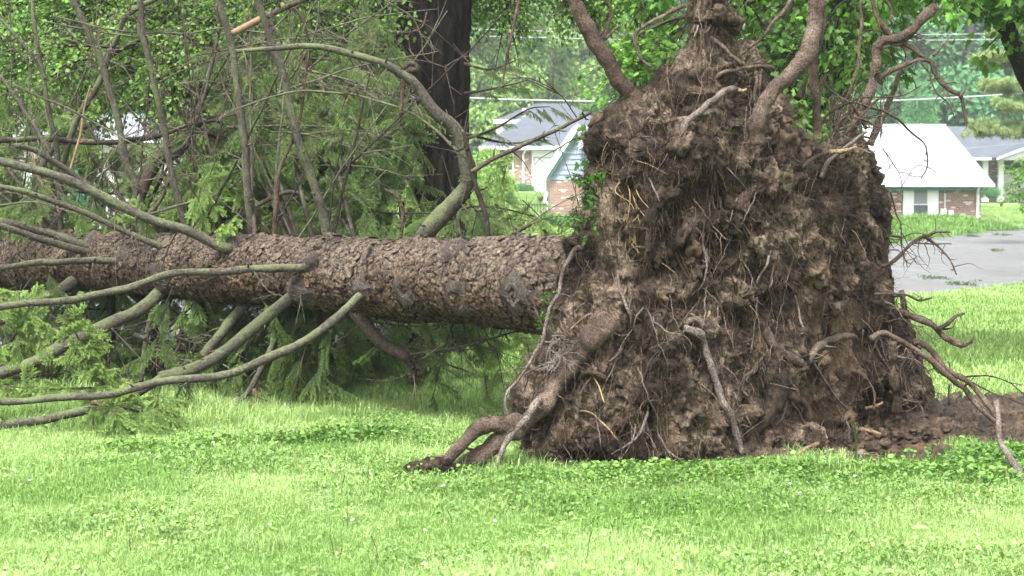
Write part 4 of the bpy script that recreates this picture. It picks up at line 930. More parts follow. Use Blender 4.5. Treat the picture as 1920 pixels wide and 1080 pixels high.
B([(930, 455), (960, 440), (985, 425), (998, 418)], 9, 7, m='limb_clean', Y0=11.4, tw=5)
# limbs crossing in front of the trunk
f0 = -.3
B([(432, 466), (400, 456), (350, 435), (260, 400), (160, 350), (90, 325), (-10, 300), (-200, 262)], 22, 17, off=f0, dY=-.5, tw=7)
B([(318, 470), (230, 430), (150, 395), (80, 370), (-10, 348), (-150, 320)], 13, 11, off=f0, dY=-.5, tw=6)
B([(275, 448), (200, 380), (130, 322), (75, 287), (30, 272)], 16, 11, off=-.05, dY=-.5, tw=6)
B([(172, 466), (100, 440), (50, 430), (-20, 413), (-200, 380)], 18, 15, off=f0, dY=-.4, tw=2)
B([(178, 477), (90, 452), (-20, 421), (-160, 400)], 15, 13, off=f0, dY=-.7, tw=2)
B([(242, 490), (150, 487), (100, 492), (-10, 504), (-120, 520)], 14, 12, off=f0, dY=-.6, tw=3)
B([(582, 500), (545, 503), (490, 505), (400, 510), (330, 515), (240, 538), (150, 558), (80, 565), (-10, 577), (-150, 590)], 18, 14, off=-.33, dY=-.8, tw=5)
B([(692, 545), (670, 562), (620, 605), (540, 655), (440, 695), (350, 710), (250, 728), (150, 745), (-10, 755), (-160, 750)], 20, 15, off=-.3, dY=-.6, tw=4)
B([(568, 540), (545, 556), (500, 595), (440, 645), (370, 690), (300, 712)], 28, 24, off=-.26, dY=-.2, tw=3)
B([(300, 712), (250, 738), (160, 768), (60, 788), (-20, 800), (-100, 806)], 21, 18, Y0=10.95, dY=-.5, tw=3)
B([(312, 528), (275, 572), (210, 605), (130, 640), (70, 675), (-10, 702), (-90, 730)], 28, 24, off=-.22, dY=-.9, tw=3)
B([(162, 508), (110, 545), (60, 575), (-10, 605), (-120, 640)], 24, 20, off=-.2, dY=-.8, tw=3)
B([(110, 620), (60, 640), (0, 655), (-60, 660)], 14, 12, Y0=12.8, tw=2)
B([(668, 580), (690, 610), (720, 642), (762, 672), (792, 706)], 30, 20, m='limb_clean', off=-.12, dY=-.05, tw=4)
B([(762, 672), (775, 700), (768, 722)], 14, 10, m='limb_dark', Y0=11.1, tw=3)
B([(462, 562), (440, 590), (415, 628), (385, 668)], 26, 22, off=.05, dY=-.1, tw=2)
B([(372, 555), (380, 600), (384, 640), (390, 700)], 22, 16, m='limb_dark', off=.15, dY=.3, tw=3)
B([(205, 548), (208, 620), (210, 700)], 19, 15, m='limb_dark', off=.15, dY=.3, tw=3)
B([(248, 548), (275, 580), (290, 640), (292, 705)], 22, 16, m='limb_dark', off=.2, dY=.3, tw=3)
B([(290, 560), (278, 610), (268, 660), (264, 715)], 14, 10, off=0, dY=-.1, tw=3)
B([(512, 570), (512, 640), (490, 690), (462, 738), (412, 770)], 13, 11, off=.05, dY=-.2, tw=4)
B([(475, 730), (482, 748), (470, 762)], 9, 3, m='raw_wood', Y0=11.5, tw=0, stubs=0)
B([(595, 560), (600, 600), (618, 625), (622, 650)], 18, 16, m='limb_dark', off=.15, tw=2)
B([(322, 580), (340, 610), (335, 650), (300, 685)], 7, 6, m='limb_clean', Y0=12.4, tw=2)
B([(772, 668), (830, 655), (900, 640), (968, 620)], 6, 4, m='limb', Y0=11.1, dY=-.2, tw=6)
B([(700, 590), (780, 604), (850, 600), (900, 606)], 8, 7, m='limb_clean', Y0=11.4, tw=5)
B([(680, 600), (760, 610), (830, 608)], 7, 5, m='limb', Y0=11.8, tw=5)
B([(600, 650), (720, 640), (860, 690)], 4, 3, m='limb_dark', Y0=12.4, tw=8)
B([(640, 640), (760, 660), (930, 650)], 4, 3, m='limb_dark', Y0=12.8, tw=10)
rq = np.random.default_rng(12)
for k in range(34):
    x = -20+rq.random()*640; y = float(np.interp(x, AX[:, 0], AX[:, 1]))-55+rq.random()*20; sl = rq.normal()*.45; L_ = 160+rq.random()*330; cv = rq.normal()*50
    B([(x, y), (x+sl*L_*.35+cv*.4, y-L_*.35), (x+sl*L_*.7+cv, y-L_*.7), (x+sl*L_+cv*1.5, y-L_)], 4+5*rq.random(), 2, m=('limb', 'limb_clean', 'limb_dark')[k % 3], off=rq.random()*1.4-.3, dY=rq.normal()*.4, stubs=3, tw=5)
for k in range(16):
    x = -40+rq.random()*650; y = 60+rq.random()*330; a_ = rq.normal()*.35; L_ = 120+rq.random()*220
    B([(x, y), (x+L_*.5, y+L_*.5*a_-12), (x+L_, y+L_*a_)], 3+3*rq.random(), 1.8, m=('limb', 'limb_clean')[k % 2], Y0=11.8+rq.random()*1.6, stubs=3, tw=6)
for k in range(12):
    x = 40+rq.random()*880; y = 590+rq.random()*50; a_ = .4+rq.random()*.9; L_ = 60+rq.random()*80; s2 = rq.choice([-1, 1])
    B([(x, y), (x+s2*L_*.5, y+L_*.3*a_), (x+s2*L_, y+L_*.8*a_)], 4+4*rq.random(), 2, m=('limb_dark', 'limb_clean')[k % 2], Y0=11.9+rq.random()*1.2, stubs=2, tw=4)
TW.build('twigs', M['dead_twig'], T, kind='stuff')

# needle sprays
def spruce_proto(name, m, seed, Ls=.5, side=.12, dens=820, nl=.017, nw=.0027, tip=.25, droop=.25, gap=.026):
    r = np.random.default_rng(seed); mb = MB(); segs = []
    def axis(s_): return np.stack([s_, .03*np.sin(s_*9+seed), -droop*s_**2], -1)
    s_ = np.linspace(0, Ls, 8); A = axis(s_); segs.append((A, 1.0)); mb.tube(A, np.linspace(.0035, .0012, 8), 4, 0.0, False, mi=1)
    x = .04; sg = 1
    while x < Ls-.02:
        l_ = side*(.35+.65*math.sin(min(1, (x/Ls)*.9+.25)*math.pi*.86))*(.7+.5*r.random()); an_ = .55+.4*r.random(); b0 = axis(np.array(x))
        d = np.array([math.cos(an_), sg*math.sin(an_), -.1-.9*r.random()]); t_ = np.linspace(0, 1, 5)[:, None]; c_ = b0+d*l_*t_+np.array([.25, 0, -.25])*l_*t_**2
        segs.append((c_, .8)); mb.tube(c_, np.linspace(.002, .001, 5), 3, 0.0, False, mi=1); sg = -sg; x += gap*(.7+.6*r.random())/2
        if l_ > .09:
            for q in (.35, .6):
                for sg2 in (-1, 1):
                    if r.random() < .6:
                        b1_ = b0+d*l_*q; d2 = d+np.array([.3, 0, -.4])+sg2*.6*np.cross(d, [0, 0, 1]); e = b1_+d2*l_*.32; segs.append((np.array([b1_, (b1_+e)/2, e]), .7))
    P_, D_, A_ = [], [], []
    for c_, w_ in segs:
        l_ = np.linalg.norm(np.diff(c_, axis=0), axis=1).sum(); n = int(l_*dens); t_ = r.random(n)*.98+.02*r.random(n); i = np.minimum((t_*(len(c_)-1)).astype(int), len(c_)-2); f = (t_*(len(c_)-1)-i)[:, None]
        p_ = c_[i]*(1-f)+c_[i+1]*f; tg = c_[i+1]-c_[i]; tg /= np.linalg.norm(tg, axis=1, keepdims=True); rd = rdir(n, r); rd -= tg*(rd*tg).sum(1)[:, None]; rd /= np.linalg.norm(rd, axis=1, keepdims=True)+1e-9
        rd[:, 2] += .25; dd = tg*(.65+.5*r.random((n, 1)))+rd; dd /= np.linalg.norm(dd, axis=1, keepdims=True)
        P_.append(p_); D_.append(dd); A_.append(np.clip((t_-(1-tip))/tip, 0, 1)*(1 if tip else 0)*(.6+.4*r.random(n))*w_)
    p_, dd, aa = map(np.concatenate, (P_, D_, A_)); n = len(p_); sdv = np.cross(dd, rdir(n, r)); sdv /= np.linalg.norm(sdv, axis=1, keepdims=True)
    l_ = nl*(.75+.5*r.random(n))[:, None]; V = np.stack([p_+sdv*nw/2, p_-sdv*nw/2, p_+dd*l_], 1).reshape(-1, 3)
    mb.add(V, np.arange(3*n).reshape(-1, 3), np.repeat(aa, 3)); return proto(name, mb, [m, M['dead_twig']])
spruce_protos = [spruce_proto('spruce_spray', M['needles'], k, Ls=.42+.06*k, tip=.35) for k in range(4)]
young_protos = [spruce_proto('young_spruce_spray', M['needles_new'], k+10, Ls=.36, side=.13, dens=1200, nl=.019, nw=.003, tip=.6, droop=.1, gap=.032) for k in range(3)]
FP, FD, FS, FT, FK = [], [], [], [], []; GL = MB(); fr_ = np.random.default_rng(77)
def drape(pts, Y, dens=13, w=16, down=1.0, sc0=.75, sc1=1.25, tint=(0, .8), young=.12, anchor=True, spread=.22, dY=.25):
    n = len(pts); W = [P(x, y, Y+dY*k/max(1, n-1)) for k, (x, y) in enumerate(pts)]
    if anchor: x0 = min(max(pts[0][0]*.8+200, 0), 900); W = [P(x0, np.interp(x0, AX[:, 0], AX[:, 1]), Yax(x0))]+W
    c_ = resample(W, .05); GL.tube(c_, np.linspace(w*.5, 3, len(c_))/2/3000*Y, 7, wob=.1)
    Lc = np.linalg.norm(np.diff(c_, axis=0), axis=1).sum(); k0 = int(len(c_)*.3) if anchor else 0
    for _ in range(int(Lc*dens*1.0)):
        i = fr_.integers(k0, len(c_)); d = fr_.normal(size=3)*[.5, .5, .2]+[0, 0, -down*.7]; d /= np.linalg.norm(d); s0_ = c_[i]+fr_.normal(size=3)*[spread*.4]*3
        Lh = .25+.5*fr_.random(); h_ = resample([s0_, s0_+d*Lh*.5+[0, 0, .02], s0_+d*Lh+[0, 0, -.12*Lh]], .05); GL.tube(h_, np.linspace(.005, .002, len(h_)), 4, 0.0, False); tt = tint[0]+(tint[1]-tint[0])*fr_.random(); yk = 1 if fr_.random() < young else 0
        for q in range(max(2, int(Lh/.11))+1):
            k_ = min(len(h_)-1, int((q+.5)*len(h_)/(max(2, int(Lh/.11))+1))); sd2 = fr_.normal(size=3)*[.75, .75, .25]; dd = d*.9+sd2; dd /= np.linalg.norm(dd)
            FP.append(h_[k_]); FD.append(dd); FS.append((sc0+(sc1-sc0)*fr_.random())*.78); FT.append(min(1, max(0, tt+.15*fr_.normal()))); FK.append(yk)
for pts, Y in (([(500, 40), (600, 20), (680, 40), (715, 70)], 14.6), ([(470, 120), (590, 110), (680, 130), (715, 160)], 14.3), ([(450, 190), (560, 190), (680, 210), (750, 250)], 13.9), ([(480, 260), (600, 250), (700, 280), (770, 320)], 13.5),
               ([(440, 320), (560, 320), (700, 340), (790, 390)], 13.2), ([(600, 150), (680, 190), (730, 230), (770, 280)], 13.8)):
    drape(pts, Y, dens=7.5)
for pts, Y, kw in (([(640, 395), (740, 400), (860, 400), (1000, 415)], 12.8, dict(dens=8)), ([(860, 400), (930, 390), (1000, 405)], 11.9, dict(dens=9, spread=.1, sc0=.5, sc1=.8)), ([(-60, 210), (40, 215), (140, 250)], 14.5, dict(young=.4, dens=8)), ([(-60, 300), (80, 300), (230, 290), (380, 320)], 14.2, dict(dens=8)),
                   ([(-60, 370), (120, 360), (280, 370), (430, 400)], 13.6, dict(young=.25, dens=7)), ([(160, 275), (240, 285), (300, 310)], 14.0, dict(dens=2)), ([(390, 300), (430, 350), (470, 395)], 13.2, dict(young=.7, sc0=.6, sc1=1.)),
                   ([(420, 380), (500, 390), (600, 385)], 12.7, dict(young=.5, dens=7)), ([(-60, 420), (60, 410), (200, 420)], 14.5, dict(dens=8)),
                   ([(-80, 600), (150, 580), (350, 590), (560, 600)], 13.8, dict(dens=12)), ([(-60, 640), (150, 640), (400, 640), (600, 650)], 13.2, dict(dens=11, tint=(0, .5))), ([(560, 600), (700, 600), (850, 610), (990, 625)], 12.8, dict(dens=5)),
                   ([(480, 640), (560, 640), (640, 665)], 11.9, dict(dens=12, tint=(0, .6), sc0=.6, sc1=1.)), ([(580, 640), (620, 650), (660, 640)], 12.2, dict(dens=12, sc0=.6, sc1=.9)), ([(880, 590), (940, 600), (975, 610)], 11.7, dict(dens=7, sc0=.4, sc1=.65, spread=.1, young=.3)),
                   ([(300, 640), (420, 660), (500, 690)], 12.4, dict(dens=9, tint=(0, .5), sc0=.5, sc1=.9)), ([(0, 690), (120, 700), (240, 700)], 12.8, dict(dens=9, tint=(.0, .6), sc0=.6, sc1=1))): drape(pts, Y, **kw)
GL.build('hidden_limbs', M['limb_dark'], T, kind='stuff')
# the two bright sprays close to the camera, each on its own twig
YG = []
def bright(stem, Y, n, sc0, sc1, spread, dirs, w=6):
    c_ = resample([P(x, y, Y) for x, y in stem], .03); mb = MB(); mb.tube(c_, np.linspace(w, 2, len(c_))/2/3000*Y, 6); mb.build('branch', M['root_red'], T, smooth=True)
    for k in range(n):
        i = fr_.integers(0, len(c_)); d = np.array(dirs[fr_.integers(0, len(dirs))])+fr_.normal(size=3)*.35; d /= np.linalg.norm(d); FP.append(c_[i]+fr_.normal(size=3)*spread); FD.append(d); FS.append(sc0+(sc1-sc0)*fr_.random()); FT.append(.3+.7*fr_.random()); FK.append(1)
bright([(215, 745), (190, 715), (165, 670), (140, 620), (125, 590)], 10.75, 44, .3, .5, .03, [(1, -.3, .5), (-1, -.2, .3), (.5, -.3, .9), (1, 0, -.1), (-1, 0, -.2)])
bright([(235, 725), (150, 728), (60, 728), (-30, 720)], 10.9, 22, .3, .55, .03, [(-1, 0, .2), (-.5, -.4, .6), (.2, -.3, -.8)])
bright([(60, 610), (30, 570), (-20, 555)], 11.0, 16, .4, .6, .05, [(-.6, 0, .5), (.6, -.3, -.6), (.2, 0, -.9)])
bright([(20, 640), (45, 600), (60, 560)], 11.1, 14, .4, .6, .05, [(-.6, 0, -.5), (.6, -.3, -.6), (.2, 0, .9)])
bright([(170, 755), (225, 765), (275, 770), (310, 750)], 10.6, 42, .35, .62, .04, [(.5, -.2, -1), (1, -.2, -.3), (-.4, -.3, -1), (0, -.4, -.8), (.8, 0, .3)], 8)
bright([(215, 770), (215, 800), (230, 820)], 10.45, 22, .35, .55, .04, [(.2, 0, -1), (-.5, -.2, -.7), (.8, -.2, -.5)])
bright([(275, 790), (300, 800), (318, 810)], 10.5, 16, .3, .45, .03, [(.2, 0, -1), (.6, -.2, -.7)])
FP, FD, FS, FT, FK = map(np.array, (FP, FD, FS, FT, FK))
FE = np.array([dir_euler(d, fr_.normal()*.9) for d in FD])
tips = FP+FD*FS[:, None]*.3; tpx = np.array([px_of(q_) for q_ in tips]); fr2 = np.array([Yax(x_) for x_ in tpx[:, 0]]); gz = ~((tpx[:, 0] > -80) & (tpx[:, 0] < 175) & (tpx[:, 1] > 425) & (tpx[:, 1] < 530)) & ~((tpx[:, 0] > 175) & (tpx[:, 1] > 440) & (tpx[:, 1] < 575) & (tips[:, 1] < fr2) & (FK*0 == 0) & (tips[:, 1] > 0) & ((tpx[:, 0] > 250) | (tpx[:, 1] < 540))) & (FP[:, 2]+FD[:, 2]*FS*.45 > -.05) & ~((tpx[:, 0] > 742) & (tpx[:, 0] < 890) & (tpx[:, 1] < 190)) & ~((tpx[:, 0] > 800) & (tpx[:, 0] < 885) & (tpx[:, 1] < 400) & (tpx[:, 1] > 180)) & ~((tpx[:, 0] > 185) & (tpx[:, 0] < 290) & (tpx[:, 1] < 262) & (tpx[:, 1] > 195))
for kk, pr, nm in ((0, spruce_protos, 'needle_sprays'), (1, young_protos, 'young_needle_sprays')):
    s_ = (FK == kk) & gz; scatter(nm, pr, FP[s_], FE[s_], FS[s_], FT[s_], fr_.integers(0, len(pr), s_.sum()), T, kind='stuff')
# sparse conifer limb right of the big trunk
t = bpy.data.objects['shade_tree']
sp = MB(); Q = []
for ctrl in ([(870, 262), (930, 240), (990, 205), (1030, 200)], [(870, 250), (950, 268), (1010, 262)], [(872, 120), (920, 130), (975, 110)], [(872, 175), (930, 165), (990, 150)]):
    c_ = resample([P(x, y, 15.2-.3*k) for k, (x, y) in enumerate(ctrl)], .06); sp.tube(c_, np.linspace(.016, .004, len(c_)), 6)
    for q in c_[4::2]:
        for _ in range(1): Q.append((q, np.array([.8, rng.normal()*.4, rng.normal()*.3-.15])))
ct = thing('conifer_limb', 'thin drooping conifer branch hung up against the big dark trunk', 'branch')
sp.build('stem', M['limb_dark'], ct)
scatter('needles', spruce_protos, [q for q, d in Q], [dir_euler(d, rng.normal()*.5) for q, d in Q], .25+.2*rng.random(len(Q)), .4*rng.random(len(Q)), rng.integers(0, 4, len(Q)), ct, kind='stuff')

# ------------------------------------------------------------------ root plate: soil body
OUT = np.array([(1000, 960), (990, 900), (982, 860), (985, 800), (957, 765), (962, 735), (975, 700), (990, 665), (1012, 640), (1030, 600), (1038, 560), (1052, 510), (1062, 470), (1082, 430), (1094, 390), (1104, 350), (1096, 310), (1086, 280), (1094, 245), (1120, 215), (1150, 195), (1178, 172),
                (1200, 150), (1215, 120), (1240, 105), (1262, 88), (1285, 66), (1296, 40), (1292, 0), (1288, -60), (1300, -130), (1325, -170), (1352, -150), (1368, -80), (1374, -20), (1372, 40), (1378, 72), (1402, 78), (1428, 84), (1446, 122), (1464, 165), (1488, 195), (1502, 235),
                (1530, 258), (1565, 268), (1596, 250), (1630, 262), (1648, 290), (1652, 340), (1668, 380), (1672, 430), (1664, 480), (1672, 530), (1684, 575), (1710, 610), (1728, 650), (1735, 690), (1752, 740), (1768, 800), (1770, 880), (1600, 930), (1400, 970), (1200, 980)], float)
OUT[(OUT[:, 1] < 330) & (OUT[:, 0] < 1300) & (OUT[:, 1] > 80), 0] += 16; OUT[(OUT[:, 1] < 300) & (OUT[:, 0] > 1380) & (OUT[:, 1] > 80), 0] -= 16
def dist_poly(p, poly):
    a = poly; b = np.roll(poly, -1, 0); best = np.full(len(p), 1e9); cp = np.zeros_like(p)
    for i in range(len(a)):
        ab = b[i]-a[i]; t = np.clip(((p-a[i]) @ ab)/(ab @ ab), 0, 1); c = a[i]+t[:, None]*ab; d = np.linalg.norm(p-c, axis=1); m = d < best; best[m] = d[m]; cp[m] = c[m]
    ins = np.zeros(len(p), bool); x, y = p[:, 0], p[:, 1]
    for i in range(len(a)):
        c1 = (a[i, 1] > y) != (b[i, 1] > y); xs_ = a[i, 0]+(y-a[i, 1])/(b[i, 1]-a[i, 1]+1e-12)*(b[i, 0]-a[i, 0]); ins ^= c1 & (x < xs_)
    return best, cp, ins
st = 2.2; gx = np.arange(940, 1790, st); gy = np.arange(-180, 990, st); GX, GY = np.meshgrid(gx, gy); pg = np.stack([GX.ravel(), GY.ravel()], 1)
dd, cp, ins = dist_poly(pg, OUT); keep = ins | (dd < st*1.45)
pg2 = np.where(ins[:, None], pg, cp); dpx = np.where(ins, dd, 0)
nx = len(gx); I = np.arange(len(gy)-1)[:, None]*nx+np.arange(nx-1)[None]; F = np.stack([I, I+nx, I+nx+1, I+1], -1).reshape(-1, 4)
F = F[keep[F].all(1) & (ins[F].sum(1) >= 1)]
used = np.unique(F); mp = -np.ones(len(pg), int); mp[used] = np.arange(len(used)); F = mp[F]; Q2 = pg2[used]; dq = dpx[used]
def Yplane(px, py): return np.interp(px, [960, 1050, 1150, 1250, 1380, 1500, 1600, 1700, 1770], [9.46, 9.46, 9.5, 9.55, 9.85, 10.2, 10.72, 11.3, 11.6])+np.clip((880-py)/300, 0, 4)*.13
def front(px, py, d=None):
    px = np.asarray(px, float); py = np.asarray(py, float)
    if d is None: d, _, i_ = dist_poly(np.stack([px.ravel(), py.ravel()], 1), OUT); d = np.where(i_, d, 0).reshape(px.shape)
    dm = d/3000*9.8
    b = .40*(1-np.exp(-dm/.2))
    b = b+.16*np.exp(-((px-1350)/150)**2-((py-330)/140)**2)+.10*np.exp(-((px-1250)/90)**2-((py-760)/130)**2)
    # hollow over the clay on the lower right, and smaller pockets
    for hx, hy, rx, ry, dp in ((1650, 765, 55, 45, .6), (1560, 790, 60, 30, .2), (1560, 640, 62, 95, .16), (1203, 782, 13, 20, .16), (1460, 560, 40, 16, .12), (1235, 285, 45, 60, .12), (1330, 250, 60, 30, .10), (1475, 800, 22, 50, .12), (1400, 375, 60, 16, .10), (1290, 560, 60, 40, .05), (1180, 480, 24, 60, .08), (1120, 860, 70, 24, .08), (1510, 770, 30, 30, .10)):
        b = b-dp*np.exp(-(((px-hx)/rx)**2+((py-hy)/ry)**2)**1.5)
    # bulging ridges of soil over buried roots
    for (ax_, ay_, bx_, by_, wd, hp) in ((1449, 680, 1400, 838, 26, .12), (1244, 354, 1219, 480, 16, .07), (1447, 334, 1374, 432, 14, .07), (1215, 180, 1175, 320, 30, .06), (1330, 700, 1300, 860, 30, .05), (1650, 300, 1662, 520, 18, .08), (1560, 290, 1600, 470, 40, .1)):
        L2 = (bx_-ax_)**2+(by_-ay_)**2; t = np.clip(((px-ax_)*(bx_-ax_)+(py-ay_)*(by_-ay_))/L2, 0, 1); dl = np.hypot(px-ax_-t*(bx_-ax_), py-ay_-t*(by_-ay_)); b = b+hp*np.exp(-(dl/wd)**2)
    return Yplane(px, py)-b
Yf = front(Q2[:, 0], Q2[:, 1], dq); dm = dq/3000*9.8; Yb = Yplane(Q2[:, 0], Q2[:, 1])+.42*(1-np.exp(-dm/.25))
Vf = PA(Q2[:, 0], Q2[:, 1], Yf); Vb = PA(Q2[:, 0], Q2[:, 1], Yb); edge = dq <= 0
nv = len(Q2); mpb = np.where(edge, np.arange(nv), nv+np.cumsum(~edge)-1)
V = np.concatenate([Vf, Vb[~edge]]); FF = np.concatenate([F, mpb[F][:, ::-1]])
def vnorm(v, f):
    n = np.cross(v[f[:, 2]]-v[f[:, 0]], v[f[:, 3]]-v[f[:, 1]]); o = np.zeros_like(v)
    for k in range(4): np.add.at(o, f[:, k], n)
    return o/(np.linalg.norm(o, axis=1, keepdims=True)+1e-12)
NV = vnorm(V, FF)
if (NV[:nv][~edge][:, 1].mean()) > 0: FF = FF[:, ::-1]; NV = -NV
pxa = np.concatenate([Q2, Q2[~edge]]); clay = np.zeros(len(V))
for hx, hy, rx, ry in ((1560, 640, 46, 95), (1590, 600, 30, 60), (1535, 560, 26, 40), (1600, 700, 36, 60), (1555, 750, 60, 40), (1545, 520, 30, 20), (1250, 800, 30, 40), (1430, 640, 30, 20)):
    clay = np.maximum(clay, np.exp(-(((pxa[:, 0]-hx)/rx)**2+((pxa[:, 1]-hy)/ry)**2)**2))
clay = np.clip(clay*1.5-.3+.5*fbm(V*5, 3, 19), 0, 1)*(clay > .12)
lumpz = sstep(1200, 1320, pxa[:, 0])*sstep(240, 320, pxa[:, 1])*sstep(640, 520, pxa[:, 1])
calm = 1-.6*clay
crev2 = sstep(.3, .55, vnoise(V*[9, 9, 5], 12)); led = np.abs(np.mod(V[:, 2]*3.1+.9*fbm(V*2.3, 3, 61), 1)-.5)*2; n0 = fbm(V*2.1, 2, 1); n1 = ridged(V*4.3+.3*n0[:, None], 3, 2); n2 = fbm(V*11, 4, 3); n3 = fbm(V*[42, 42, 9]+fbm(V*6, 2, 5)[:, None], 3, 4); n4 = fbm(V*48, 2, 6)
bil = np.abs(fbm(V*7.5, 4, 8)); crev = sstep(.18, .5, vnoise(V*[4.5, 4.5, 3.2]+.4*n0[:, None], 11))
ed_ = np.concatenate([dq, dq[~edge]]); ef = .45+.55*sstep(0, 30, ed_); hgt = ef*(.045*n0+.018*n1*calm+.021*n2*calm+.017*n3*calm+.009*n4+.005*fbm(V*110, 1, 66)-.085*crev*calm-.025*crev2*calm+.035*(led-.5)*calm+lumpz*.04*(bil-.25)+.022*ridged(V*[9, 9, 3.5], 2, 14)*calm*(1-.5*lumpz)+.03*fbm(V*3.4, 2, 24))
V = V+NV*hgt[:, None]+np.stack([fbm(V*6, 3, 21+k) for k in range(3)], 1)*.022
NV2 = vnorm(V, FF)
mb = MB(); mb.add(V, FF, np.clip(clay, 0, 1)*.85); plate_o = mb.build('root_plate', M['soil'], T)
plate_o['label'] = 'torn-up plate of brown soil with clay patches'
Vfr, Nfr, PXF = V[:nv], NV2[:nv], Q2
inner = np.where((dq > 6) & (Q2[:, 1] < 880))[0]
YR = np.full(len(pg), np.nan); YR[used] = Vfr[:, 1]; YR = YR.reshape(GX.shape)
def YS(px, py):
    a_ = np.clip(((np.asarray(py)-gy[0])/st).astype(int), 0, len(gy)-1); b_ = np.clip(((np.asarray(px)-gx[0])/st).astype(int), 0, len(gx)-1); return YR[a_, b_]
def hug(x, y, L, lean, r0, out, tgt, rr_, sides=3):
    n = max(5, int(L/7)); wx = np.cumsum(rr_.normal(size=n)*.55+lean)*3.2; xs2 = x+wx; ys2 = y+np.linspace(0, L, n); Y = YS(xs2, ys2); ok_ = ~np.isnan(Y)
    if ok_.sum() < 4: return
    xs2, ys2, Y = xs2[ok_], ys2[ok_], Y[ok_]; k = len(Y); Y = np.array([Y[max(0, i-2):i+3].min() for i in range(k)]); Y = np.convolve(np.r_[Y[0], Y[0], Y, Y[-1], Y[-1]], np.ones(5)/5, 'valid')
    Y = Y-out*np.sin(np.linspace(.15, 2.6, k))+(.02 if True else 0)*np.r_[1, np.zeros(k-1)]; tgt.tube(PA(xs2, ys2, Y), np.linspace(r0, r0*.35, k), sides, 0.0, False)
def onsurf(px, py, out=0.0):
    """nearest displaced surface point at a photo pixel, pushed out by out metres"""
    i = np.argmin((PXF[:, 0]-px)**2+(PXF[:, 1]-py)**2); j = np.argsort((PXF[:, 0]-px)**2+(PXF[:, 1]-py)**2)[:12]
    p_ = Vfr[j].mean(0); return P(px, py, p_[1]-out)

# clods of soil stuck all over the plate
r = np.random.default_rng(31)
import bmesh
bm = bmesh.new(); bmesh.ops.create_icosphere(bm, subdivisions=3, radius=1); iv_ = np.array([v_.co[:] for v_ in bm.verts]); if_ = np.array([[v_.index for v_ in f_.verts] for f_ in bm.faces]); bm.free()
m = MB(); wts = 1+6*((PXF[inner, 0] > 1230) & (PXF[inner, 1] > 250) & (PXF[inner, 1] < 560))+2.5*(PXF[inner, 0] > 1560); wts = wts/wts.sum()
for k in range(230):
    i = r.choice(inner, p=wts); s_ = .01+.06*r.random()**3; q = iv_*s_*[1.2, 1, .7]*(1+.75*fbm(iv_*1.6+k*7, 3, 5)+.12*fbm(iv_*7+k, 2, 6))[:, None]
    m.add(q @ np.array(Euler(r.random(3)*6).to_matrix()).T+Vfr[i]+Nfr[i]*s_*.3, if_, 0.0 if r.random() < .8 else .5)
m.build('soil_clods', M['soil'], T, smooth=True, kind='stuff')

# fine root hair hanging over the surface, and fringes on the silhouette
fine, fine2 = MB(), MB(); r = np.random.default_rng(44)
def hair(p_, d, L, r0, tgt, sides=3, curl=.5, fall=1.0):
    n = max(4, int(L/.03)); q = [p_]; d = d/np.linalg.norm(d)
    for k in range(n): d = d+r.normal(size=3)*curl*.35+[0, 0, -.22*fall]; d /= np.linalg.norm(d); q.append(q[-1]+d*L/n)
    tgt.tube(q, np.linspace(r0, r0*.4, n+1), sides, 0.0, False)
for k in range(3600):
    i = r.choice(inner); hair(Vfr[i]-Nfr[i]*.004, Nfr[i]*.55+r.normal(size=3)*.5+[0, 0, -.6], .04+.2*r.random()**2, .0011+.0016*r.random()**2, fine if r.random() < .8 else fine2)
eg = np.where((dq < 12) & (Q2[:, 1] < 860))[0]
for k in range(2600):
    i = r.choice(eg); o = np.array([np.sign(PXF[i, 0]-1350)*.8, -.3, .1])+r.normal(size=3)*.5; hair(Vfr[i], o, .03+.12*r.random()**1.5, .0008+.001*r.random(), fine, 3, .8, .8)
for k in range(1300):
    i = r.choice(inner); hug(PXF[i, 0], PXF[i, 1], 25+130*r.random()**1.8, r.normal()*.35, .0012+.0022*r.random()**2, .004+.02*r.random(), fine if r.random() < .9 else fine2, r)
fine.build('fine_roots', M['root_thin'], T, kind='stuff'); fine2.build('fine_pale_roots', M['root_pale'], T, kind='stuff')

# medium roots, each its own part: wandering out of the plate
for k in range(150):
    i = r.choice(inner); L = .12+.5*r.random()**1.6; r0 = .0024+.005*r.random()**2; d = Nfr[i]*.5+r.normal(size=3)*[.6, .3, .7]+[0, 0, -.25]; n = int(L/.025)+4; q = [Vfr[i]-Nfr[i]*.02]; d /= np.linalg.norm(d)
    for j in range(n):
        d = d+r.normal(size=3)*.26+[0, 0, -.07]; dn = d.dot(Nfr[i])
        if j > 3: d = d-Nfr[i]*(dn*.35)
        d /= np.linalg.norm(d); q.append(q[-1]+d*L/n)
    mm = MB(); mm.tube(q, np.linspace(r0, r0*.25, n+1), 6, wob=.15)
    for _ in range(int(L*9)):
        j = r.integers(2, n); dd_ = d+r.normal(size=3)*.8; mm.tube([q[j], q[j]+dd_*.03, q[j]+dd_*.05+r.normal(size=3)*.015], [r0*.4, r0*.25, r0*.12], 3, 0.0, False)
    mm.build('root', M['root_thin' if r.random() < .6 else 'root' if r.random() < .7 else 'root_grey'], T, smooth=True)
for k in range(120):
    i = r.choice(inner); mm = MB(); hug(PXF[i, 0], PXF[i, 1], 60+190*r.random()**1.5, r.normal()*.9, .003+.004*r.random()**2, .012+.03*r.random(), mm, r, 6)
    if mm.n: mm.build('root', M[('root', 'root_thin', 'root_grey')[k % 3]], T, smooth=True)
